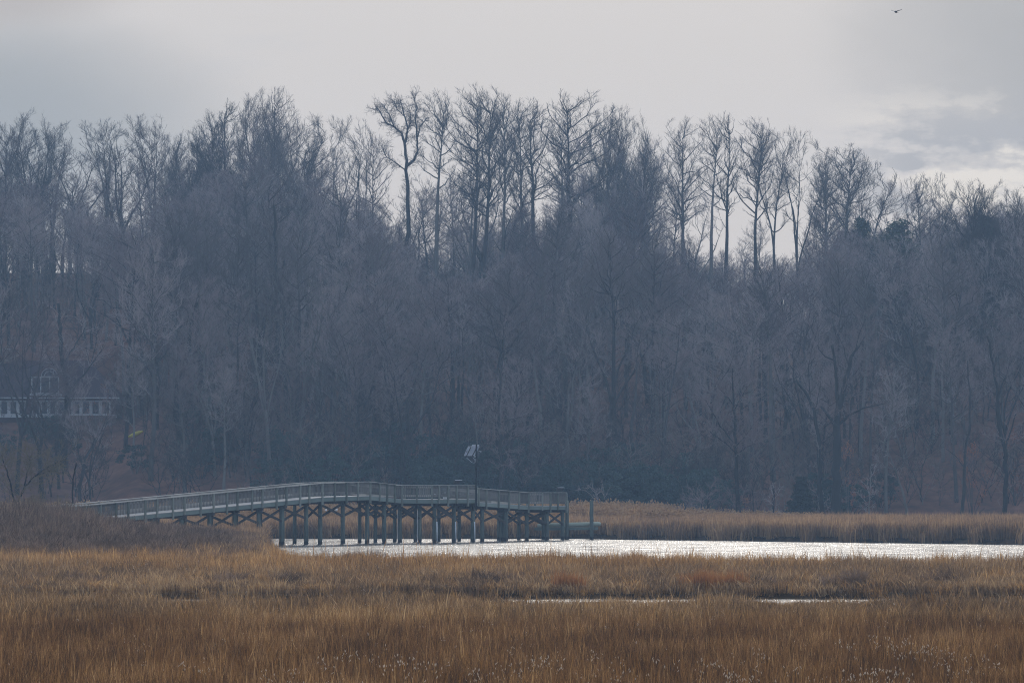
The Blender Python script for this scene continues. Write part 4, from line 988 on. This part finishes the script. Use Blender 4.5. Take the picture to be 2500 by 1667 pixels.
def pile(px, d, w=.145):
    zt = ztop(px, d) - .42; m_ = MB(); x = X(px, d); k = .02 * math.sin(px)
    m_.tube([(x + k, d, -1.3), (x + k * .5, d, .5), (x, d, zt)], [w * 1.06, w * 1.03, w * .94], 12); m_.build('piling', w_pile, pier, True); return Vector((x, d, zt))
NP = [pile(px, d, .19 if px == 689 else .155) for px, d in near_p]; FP = [pile(px, d, .135) for px, d in far_p]
def xbrace(p, q, off):
    if (p - q).length < .9 or (p - q).length > 4.2: return
    dn = Vector((0, -off, 0)); top = .12; bot = 1.02
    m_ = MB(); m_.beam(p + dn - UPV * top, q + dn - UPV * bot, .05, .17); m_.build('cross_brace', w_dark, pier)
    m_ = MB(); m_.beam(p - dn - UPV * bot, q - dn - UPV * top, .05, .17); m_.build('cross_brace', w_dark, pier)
for i in range(len(NP) - 1): xbrace(NP[i], NP[i + 1], .17)
for i in range(6, len(FP) - 1): xbrace(FP[i], FP[i + 1], .15)
for p in NP:       # cap beam and brace across each bent
    q = min(FP, key=lambda f: (Vector((f.x, f.y, 0)) - Vector((p.x - 1.5, p.y + 1.9, 0))).length)
    dd = Vector((q.x - p.x, q.y - p.y, 0))
    if dd.length > 4.5: dd = Vector((-1.5, 2, 0))
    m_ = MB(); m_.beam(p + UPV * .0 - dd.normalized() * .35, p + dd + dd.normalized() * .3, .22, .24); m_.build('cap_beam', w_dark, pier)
for px, d, r0, r1 in ((1066.5, 287.2, 1273, 1321), (1112.3, 288.9, 1273, 1321), (1158.6, 290.7, 1273, 1320)):
    a, b_ = P(px, r0, d), P(px + .8, r1, d); m_ = MB(); m_.tube([b_, a], .045, 8); m_.build('white_pipe', white_m, pier, True)
for px, d in ((971, 286.6), (1019.3, 286.5)):
    a, b_ = P(px, 1245, d), P(px, 1323, d); m_ = MB(); m_.tube([b_, a], .014, 6); m_.build('thin_pipe', white_m, pier)
# guide piles with a floating log beyond the end
boom = empty('log_boom', (X(1444, 303), 303, 0), 'thick horizontal log held between two upright piles beyond the pier end', 'log boom')
for px in (1384, 1444):
    x = X(px, 302.6); m_ = MB(); zt = ZR(1221, 302.6); m_.tube([(x, 302.6, -1.2), (x, 302.6, .6), (x, 302.6, zt)], [.155, .15, .145], 12); m_.build('guide_pile', w_pile, boom, True)
w_log = wood('pale_green_log', (.20, .25, .20), (.38, .42, .34), 1.5, (.6, 3, 3))
m_ = MB(); m_.tube([P(1312, 1282.5, 303.2), P(1350, 1281, 303.2), P(1420, 1279.6, 303.2), P(1462, 1278.6, 303.2), P(1467, 1278.8, 303.2)], [.15, .16, .17, .175, .12], 14); m_.build('log', w_log, boom, True)
m_ = MB(); m_.beam(P(1305, 1290.5, 303.3), P(1460, 1289, 303.3), .28, .24); m_.build('beam', w_rim, boom)
# lecterns
dark_m = plain('dark_sign_panel', (.045, .05, .06), .5); alu = plain('pale_aluminium', (.60, .63, .67), .35, .3)
for pxa, lb in ((1117, 'small tilted information board on the rail of the middle platform'), (1367, 'small tilted information board on the rail of the end platform')):
    p, dr = on_path(A if pxa < 1160 else A2, pxa); s = empty('information_board', p + UPV * 1.0, lb, 'sign')
    n = Vector((-dr.y, dr.x, 0)).normalized(); c0 = p + UPV * 1.21; wv = Vector((1, .15, 0)).normalized()
    hi = c0 + UPV * .155 - Vector((0, .18, 0)) + wv * .08; lo = c0 - UPV * .13 + Vector((0, .16, 0)) - wv * .14
    m_ = MB(); up = (hi - lo).cross(wv).normalized(); m_.beam((hi + lo) / 2 - wv * .25, (hi + lo) / 2 + wv * .25, .42, .03, up); m_.build('panel', dark_m, s)
    m_ = MB(); m_.beam(hi - wv * .26, hi + wv * .26, .05, .035); m_.build('top_edge', alu, s)
    for k in (-.14, .14):
        m_ = MB(); m_.beam(p + UPV * 1.0 + wv * k, c0 + wv * k, .035, .035, (0, 1, 0)); m_.build('leg', dark_m, s)
# solar panel mast
mast = empty('solar_mast', P(1161.5, 1240, 290.2), 'thin dark mast with two tilted solar panels rising from the pier', 'solar mast')
pole_m = plain('dark_green_pole', (.010, .014, .016), .8, spec=.1)
m_ = MB(); m_.tube([P(1162.5, 1246, 289.75), P(1162.3, 1125, 289.75)], .062, 10); m_.tube([P(1162.3, 1126, 289.75), P(1163.3, 1083, 289.75)], .055, 10); m_.build('pole', pole_m, mast, True)
back_m = plain('solar_panel_back', (.60, .66, .76), .45); cell_m = plain('solar_cells', (.02, .025, .06), .2)
for (tl, tr, bl, dd, nm) in (((1143, 1089.8), (1171, 1089.8), (1132.5, 1112.6), 289.95, 0), ((1153, 1086), (1170, 1086), (1147, 1098), 290.5, 1)):
    s = .55
    a, b_, c_ = P(*tl, dd), P(*tr, dd), P(*bl, dd + s); d4 = c_ + (b_ - a) * .93
    nrm = (b_ - a).cross(c_ - a).normalized() * .035
    if nrm.y < 0: nrm = -nrm
    m_ = MB(); vs = [tuple(v) for v in (a, b_, d4, c_)] + [tuple(v + nrm) for v in (a, b_, d4, c_)]
    m_.add(vs, [(0, 1, 2, 3), (7, 6, 5, 4), (0, 4, 5, 1), (1, 5, 6, 2), (2, 6, 7, 3), (3, 7, 4, 0)]); pnl = m_.build('solar_panel', back_m, mast)
    m_ = MB(); e_ = nrm * 1.12; q = [a.lerp(d4, .04), b_.lerp(c_, .04), d4.lerp(a, .04), c_.lerp(b_, .04)]
    m_.add([tuple(v + nrm + nrm * .08) for v in q] + [tuple(v + nrm + nrm * .3) for v in q], [(0, 1, 2, 3), (7, 6, 5, 4), (0, 4, 5, 1), (1, 5, 6, 2), (2, 6, 7, 3), (3, 7, 4, 0)]); m_.build('cells', cell_m, pnl)
    m_ = MB(); m_.beam(a - nrm * .3 + UPV * .012, b_ - nrm * .3 + UPV * .012, .045, .04); m_.build('frame', alu, pnl)
    if nm == 0:
        for f in (.24, .78):
            m_ = MB(); m_.beam(a.lerp(b_, f) - nrm, c_.lerp(d4, f) - nrm, .06, .05, nrm); m_.build('bracket', dark_m, pnl)
        m_ = MB(); cc_ = a.lerp(c_, .5).lerp(b_.lerp(d4, .5), .07) - nrm; m_.box(cc_, .05, .04, .12); m_.build('junction_box', dark_m, pnl)
m_ = MB(); m_.tube([P(1162, 1128.8, 290.1), P(1162, 1119.8, 290.1)], .075, 10); m_.build('white_box', white_m, mast, True)
m_ = MB(); m_.tube([P(1158.5, 1113.8, 290.1), P(1161, 1114.4, 290.1), P(1164, 1114.6, 290.1)], [.05, .065, .05], 8); m_.build('clamp', white_m, mast, True)
for pts in ([(1139, 1117), (1146, 1123), (1152, 1128.5), (1157, 1129.5), (1161, 1128)], [(1154.5, 1116), (1158, 1121), (1161, 1124)], [(1169, 1101), (1174, 1100.5), (1176, 1102), (1172, 1103)]):
    m_ = MB(); m_.tube([P(a, b_, 290.1) for a, b_ in pts], .012, 5); m_.build('cable', back_m, mast)
# small pale things on the platform
for px, row, d, s, lb, cat, nm in ((1061.5, 1205.5, 288.6, .05, 'small white knob on the far railing of the middle platform', 'reflector', 'reflector'), (1086, 1202, 289.3, .06, 'small white patch beside the bucket on the platform', 'reflector', 'reflector')):
    m_ = MB(); c_ = P(px, row, d); m_.tube([c_ - Vector((s, 0, 0)), c_ + Vector((s, 0, 0))], s * .6, 8); tag(m_.build(nm, white_m), lb, cat)
m_ = MB(); c_ = P(1086.5, 1217.2, 288.4); zd = A[6].z - .02
m_.tube([(c_.x, c_.y, zd), (c_.x, c_.y, zd + .2)], [.13, .16], 12); tag(m_.build('bucket', white_m, None, True), 'low white bucket on the deck of the middle platform behind the railing', 'bucket')
# white round floats seen under the pier
for px, row, lb in ((697, 1245.2, 'white round float seen under the pier, leftmost of four'), (796, 1245, 'white round float, second from the left under the pier'), (820.5, 1243.6, 'biggest white round float seen under the pier'), (919.5, 1242.6, 'white round float, rightmost under the pier')):
    c_ = P(px, row, 317); r = .09 if px != 820.5 else .13; m_ = MB(); k = 7
    zc = c_.z; m_.tube([(c_.x, c_.y, zc + r * math.sin(a_)) for a_ in np.linspace(-1.45, 1.45, k)], [r * math.cos(a_) for a_ in np.linspace(-1.45, 1.45, k)], 12)
    pl = MB(); g0 = float(gz(c_.x, c_.y)); fl = empty('float', (c_.x, c_.y, g0), lb, 'float', 'white floats under the pier')
    m_.build('ball', plain('white_plastic', (.78, .8, .82), .4), fl, True); pl.tube([(c_.x, c_.y + .02, g0 - .3), (c_.x, c_.y + .02, zc - r * .8)], .02, 6); pl.build('stake', w_dark, fl)

# ------------------------------------------------------------------ birds
def bird_flying(px, py, d, span, label):
    c_ = P(px, py, d); e = empty('bird', c_, label, 'bird'); m_ = MB(); bm_ = plain('dark_feathers', (.03, .028, .028), .8)
    body = [(-.26, 0, 0), (-.2, 0, .01), (-.05, 0, .015), (.1, 0, .02), (.2, 0, .03), (.27, 0, .025), (.32, 0, .01)]
    ang = Vector((-.45, -.9, 0)).normalized(); pts = [c_ + ang * p[0] + UPV * p[2] for p in body]
    m_.tube(pts, [.025, .05, .085, .09, .055, .045, .012], 8)
    side = Vector((-ang.y, ang.x, 0))
    for s in (-1, 1):
        prev = None; sec = [(0, .26, .03, .0), (.25, .28, .10, .02), (.55, .25, .14, -.02), (.8, .20, .18, -.09), (1.0, .09, .25, -.16)]
        o = len(m_.v)
        for u, ch, up, sw in sec:
            q = c_ + side * (s * (.05 + u * span / 2)) + UPV * (up * .9) + ang * (.06 + sw)
            for w_, h_ in ((ch / 2, 0), (0, .018), (-ch / 2, 0), (0, -.012)): m_.v.append(tuple(q + ang * w_ + UPV * h_))
        for i in range(4):
            for k in range(4): m_.f.append((o + i * 4 + k, o + i * 4 + (k + 1) % 4, o + i * 4 + 4 + (k + 1) % 4, o + i * 4 + 4 + k))
        m_.f.append((o + 16, o + 17, o + 18, o + 19))
    o = len(m_.v)   # fanned tail
    for k in range(5):
        a_ = (k - 2) * .22; m_.v.append(tuple(c_ - ang * .24 + side * (.02 * (k - 2)) + UPV * .005)); m_.v.append(tuple(c_ - ang * (.24 + .22 * math.cos(a_)) + side * (.22 * math.sin(a_)) + UPV * .012))
    for k in range(4): m_.f.append((o + 2 * k, o + 2 * k + 1, o + 2 * k + 3, o + 2 * k + 2))
    m_.build('body', bm_, e, True)
bird_flying(2187.5, 30.5, 330, 1.15 * 0.75, 'dark bird gliding with spread wings high in the sky at the right')
def standing_bird(px, row, d, label):
    x = X(px, d); g0 = ZR(row, d); e = empty('egret', (x, d, g0 - .3), label, 'bird'); wm_ = plain('white_feathers', (.8, .8, .78), .8); m_ = MB()
    pts = [(x - .20, d, g0 + .02), (x - .12, d, g0 + .05), (x, d, g0 + .08), (x + .08, d, g0 + .14), (x + .10, d, g0 + .22), (x + .07, d, g0 + .30), (x + .10, d, g0 + .36), (x + .16, d, g0 + .36), (x + .24, d, g0 + .34)]
    m_.tube(pts, [.012, .06, .085, .06, .028, .022, .03, .025, .004], 10); m_.build('body', wm_, e, True)
    for k in (-.03, .03):
        l_ = MB(); l_.tube([(x - .02 + k * .3, d + k, g0 - .75), (x - .01, d + k, g0 + .02)], .009, 6); l_.build('leg', dark_m, e)
standing_bird(1711, 1277, 306, 'small white bird standing in the brown grass of the far bank')

# ------------------------------------------------------------------ houses
red = wood('dark_red_siding', (.055, .024, .022), (.095, .042, .038), 1.2, (.3, .3, 8))
roofm = wood('dark_shingle_roof', (.018, .011, .014), (.04, .024, .030), 4)
trim = plain('white_trim', (.38, .41, .43), .6); glass = plain('dark_window_glass', (.02, .026, .035), .12); brick = wood('brown_brick', (.09, .06, .05), (.16, .11, .085), 3)
hd = 441.0; hz = 11.5
def hx(px): return X(px, hd)
def hzr(py): return ZR(py, hd)
H1 = empty('red_house', (hx(110), hd, hz), 'dark red house with white window frames and an arched window behind trees at the left', 'house')
x0, x1 = hx(-60), hx(282); ze = hzr(972); zr_ = hzr(877)
m_ = MB(); m_.box(((x0 + x1) / 2, hd + 4, (hz - .6 + ze) / 2), x1 - x0, 8, ze - hz + .6); m_.build('wall', red, H1)
m_ = MB(); e0 = .5
vs = [(x0 - e0, hd - .6, ze + .02), (x1 + e0, hd - .6, ze + .02), (x1 + e0, hd + 8.6, ze + .02), (x0 - e0, hd + 8.6, ze + .02), (x0 - e0, hd + 4, zr_), (x1 - 3.5, hd + 4, zr_)]
m_.add(vs, [(0, 3, 2, 1), (0, 1, 5, 4), (2, 3, 4, 5), (1, 2, 5), (0, 4, 3)]); roof1 = m_.build('roof', roofm, H1)
m_ = MB(); cx0 = hx(8); m_.box((cx0, hd + 4, zr_ + .1), .8, .8, 2.0); ch = m_.build('chimney', brick, roof1)
m_ = MB(); m_.box((cx0 + .05, hd + 4, zr_ + 1.26), .7, .7, .06); m_.build('chimney_cap', trim, roof1)
m_ = MB(); m_.beam((x0 - e0, hd - .68, ze + .02), (x1 + e0, hd - .68, ze + .02), .12, .14); m_.build('gutter', trim, H1)
# gabled dormer with arched window
dx0, dx1, dxm = hx(77), hx(149), hx(122); dz0, dz1 = hzr(968), hzr(921)
m_ = MB(); yb = hd - .5; vs = []
gpk = hzr(886)
prof = [(hx(76), ze), (hx(166), ze), (hx(166), hzr(922)), (dxm, gpk), (hx(76), hzr(922))]
for yy in (yb, hd + 4): vs += [(a, yy, b_) for a, b_ in prof]
m_.add(vs, [(0, 1, 2, 3, 4), (9, 8, 7, 6, 5)] + [(i, i + 5, (i + 1) % 5 + 5, (i + 1) % 5) for i in range(5)]); dorm = m_.build('dormer', red, H1)
m_ = MB()
for s, xe in ((-1, hx(70)), (1, hx(172))): m_.beam((xe, hd + 1.7, hzr(925)), (dxm, hd + 1.7, gpk + .1), 4.6, .12, (0, 0, 1) if False else (s * -.5, 0, 1))
m_.build('dormer_roof', roofm, dorm)
def window(xa, xb, za, zb, yf, parent, mull=0, fw=.09, arch=False, wname='window'):
    g = MB(); g.box(((xa + xb) / 2, yf - .02, (za + zb) / 2), xb - xa, .04, zb - za)
    if arch:
        n = 12; c0 = ((xa + xb) / 2, zb); r = (xb - xa) / 2; vs = [(c0[0], yf - .04, c0[1])] + [(c0[0] + r * math.cos(math.pi * k / n), yf - .04, c0[1] + r * math.sin(math.pi * k / n)) for k in range(n + 1)]
        g.add(vs, [(0, k + 2, k + 1) for k in range(n)])
    w_ = g.build(wname, glass, parent); f = MB()
    for a, b_ in (((xa, zb), (xb, zb)), ((xa, za), (xb, za))): f.beam((a[0] - fw / 2, yf - .07, a[1]), (b_[0] + fw / 2, yf - .07, b_[1]), .06, fw)
    for xx in [xa + (xb - xa) * k / (mull + 1) for k in range(mull + 2)]: f.beam((xx, yf - .085, za), (xx, yf - .085, zb), fw, .06, (0, 1, 0))
    if arch:
        n = 12
        for rr in (r, r * .62):
            f.tube([(c0[0] + rr * math.cos(math.pi * k / n), yf - .09, c0[1] + rr * math.sin(math.pi * k / n)) for k in range(n + 1)], .045, 5)
        f.beam((c0[0] + r * .35, yf - .09, c0[1]), (c0[0] + r * .6, yf - .09, c0[1] + r * .78), .05, .05, (0, 1, 0))
    f.build('frame', trim, w_); return w_
window(hx(79), hx(144), hzr(960), dz1, yb, dorm, 2, .12)
window(hx(102), hx(141), hzr(920), hzr(919), yb - .03, dorm, 0, .05, True)
m_ = MB(); m_.box(((dx0 + dx1) / 2, yb - .06, (hzr(966) + hzr(961)) / 2), dx1 - dx0 + .3, .1, .22); m_.build('sill', trim, dorm)
wx = [0, 22, 44, 64, 76, 99, 119, 139, 160, 178, 198, 222, 245, 270]
for i in range(len(wx) - 1):
    if i in (3,): continue
    window(hx(wx[i] + 2), hx(wx[i + 1] - 2), hzr(1012), hzr(979), hd, H1, 0, .17)
m_ = MB(); m_.box(((hx(-40) + hx(285)) / 2, hd - .25, hzr(1016)), hx(285) - hx(-40), .35, .3); m_.build('base_trim', trim, H1)
pat = empty('terrace_wall', (hx(235), hd - 4, hz - .8), 'low brown retaining wall right below the red house', 'wall'); m_ = MB()
m_.box((hx(235), hd - 3.5, hzr(1028)), hx(292) - hx(182), .4, 1.0); m_.box((hx(235), hd - 3.5, hzr(1028) + .53), hx(294) - hx(180), .5, .08); m_.build('wall', brick, pat)
def far_house(name, pxa, pxb, row_eave, row_ridge, d, label, gable_px=None):
    xa, xb = X(pxa, d), X(pxb, d); ze, zr2 = ZR(row_eave, d), ZR(row_ridge, d); zb = float(gz((xa + xb) / 2, d)) - .8
    e = empty(name, ((xa + xb) / 2, d, zb), label, 'house'); pale = wood('pale_blue_siding', (.30, .34, .37), (.42, .46, .49), 1, (.3, .3, 7)); grey = wood('grey_shingles', (.10, .11, .12), (.17, .18, .19), 3)
    m_ = MB(); m_.box(((xa + xb) / 2, d + 4, (zb + ze) / 2), xb - xa, 8, ze - zb); m_.build('wall', pale, e)
    m_ = MB(); vs = [(xa - .4, d - .5, ze + .02), (xb + .4, d - .5, ze + .02), (xb + .4, d + 8.5, ze + .02), (xa - .4, d + 8.5, ze + .02), (xa - .4, d + 4, zr2), (xb + .4, d + 4, zr2)]
    m_.add(vs, [(0, 3, 2, 1), (0, 1, 5, 4), (2, 3, 4, 5), (1, 2, 5), (0, 4, 3)]); m_.build('roof', grey, e)
    for k in range(3):
        w0 = xa + (xb - xa) * (.15 + .3 * k); window(w0, w0 + .9, ze - 1.6, ze - .5, d, e, 1, .08)
    if gable_px:
        g0, g1, gm_, pk = X(gable_px[0], d), X(gable_px[1], d), X(gable_px[2], d), ZR(gable_px[3], d); yf = d - 1.6
        m_ = MB(); pf = [(g0, zb), (g1, zb), (g1, ze - .6), (gm_, pk), (g0, ze - .6)]; vs = [(a, yf, b_) for a, b_ in pf] + [(a, d + 3, b_) for a, b_ in pf]
        m_.add(vs, [(0, 1, 2, 3, 4), (9, 8, 7, 6, 5)] + [(i, i + 5, (i + 1) % 5 + 5, (i + 1) % 5) for i in range(5)]); gb_ = m_.build('gable', pale, e)
        for xe, s in ((g0 - .3, 1), (g1 + .3, -1)):
            m_ = MB(); m_.beam((xe, yf + 2.2, ze - .7), (gm_, yf + 2.2, pk + .12), 5, .12, (-s * .6, 0, 1)); m_.build('gable_roof', grey, gb_)
    return e
far_house('gabled_house', 1762, 1930, 828, 792, 512, 'pale blue house with a steep gable half hidden in the wood at the right', (1882, 1932, 1903, 790))
far_house('pale_house', 1288, 1330, 792, 768, 514, 'small pale walled house glimpsed between the trees right of the tallest tree')
# yellow boat on the slope
kd = next(d for d in np.arange(398, 470, .5) if float(gz(X(330, d), d)) > ZR(1068, d) - .1)
yk = empty('kayak', P(330, 1068, kd), 'small bright yellow kayak lying among the brush below the red house', 'kayak'); m_ = MB()
ya, yb_ = P(312, 1067, kd), P(350, 1052, kd); pts = [ya.lerp(yb_, f) for f in (0, .1, .3, .5, .7, .9, 1)]
m_.tube(pts, [.02, .14, .22, .24, .22, .14, .03], 10); m_.build('hull', plain('yellow_plastic', (.55, .50, .04), .5), yk, True)
m_ = MB(); m_.tube([ya.lerp(yb_, .4) - Vector((0, .1, -.08)), ya.lerp(yb_, .6) - Vector((0, .1, -.08))], .1, 10); m_.build('cockpit', dark_m, yk)

# ------------------------------------------------------------------ haze
hb = MB(); hb.box((0, 350, 34), 650, 830, 72); hz_o = hb.build('haze', None)
hm = bpy.data.materials.new('haze_air'); hm.use_nodes = True; t = NT(hm.node_tree); t.n.clear()
pv = t.node('ShaderNodeVolumePrincipled'); pv.inputs['Color'].default_value = (.44, .68, 1.0, 1); pv.inputs['Density'].default_value = .00036; pv.inputs['Anisotropy'].default_value = .25
o = t.node('ShaderNodeOutputMaterial'); t.l.new(pv.outputs[0], o.inputs['Volume']); hz_o.data.materials.append(hm)
hz_o.visible_shadow = True
tag(hz_o, 'thin blue haze between the marsh and the wood', 'haze', kind='stuff')
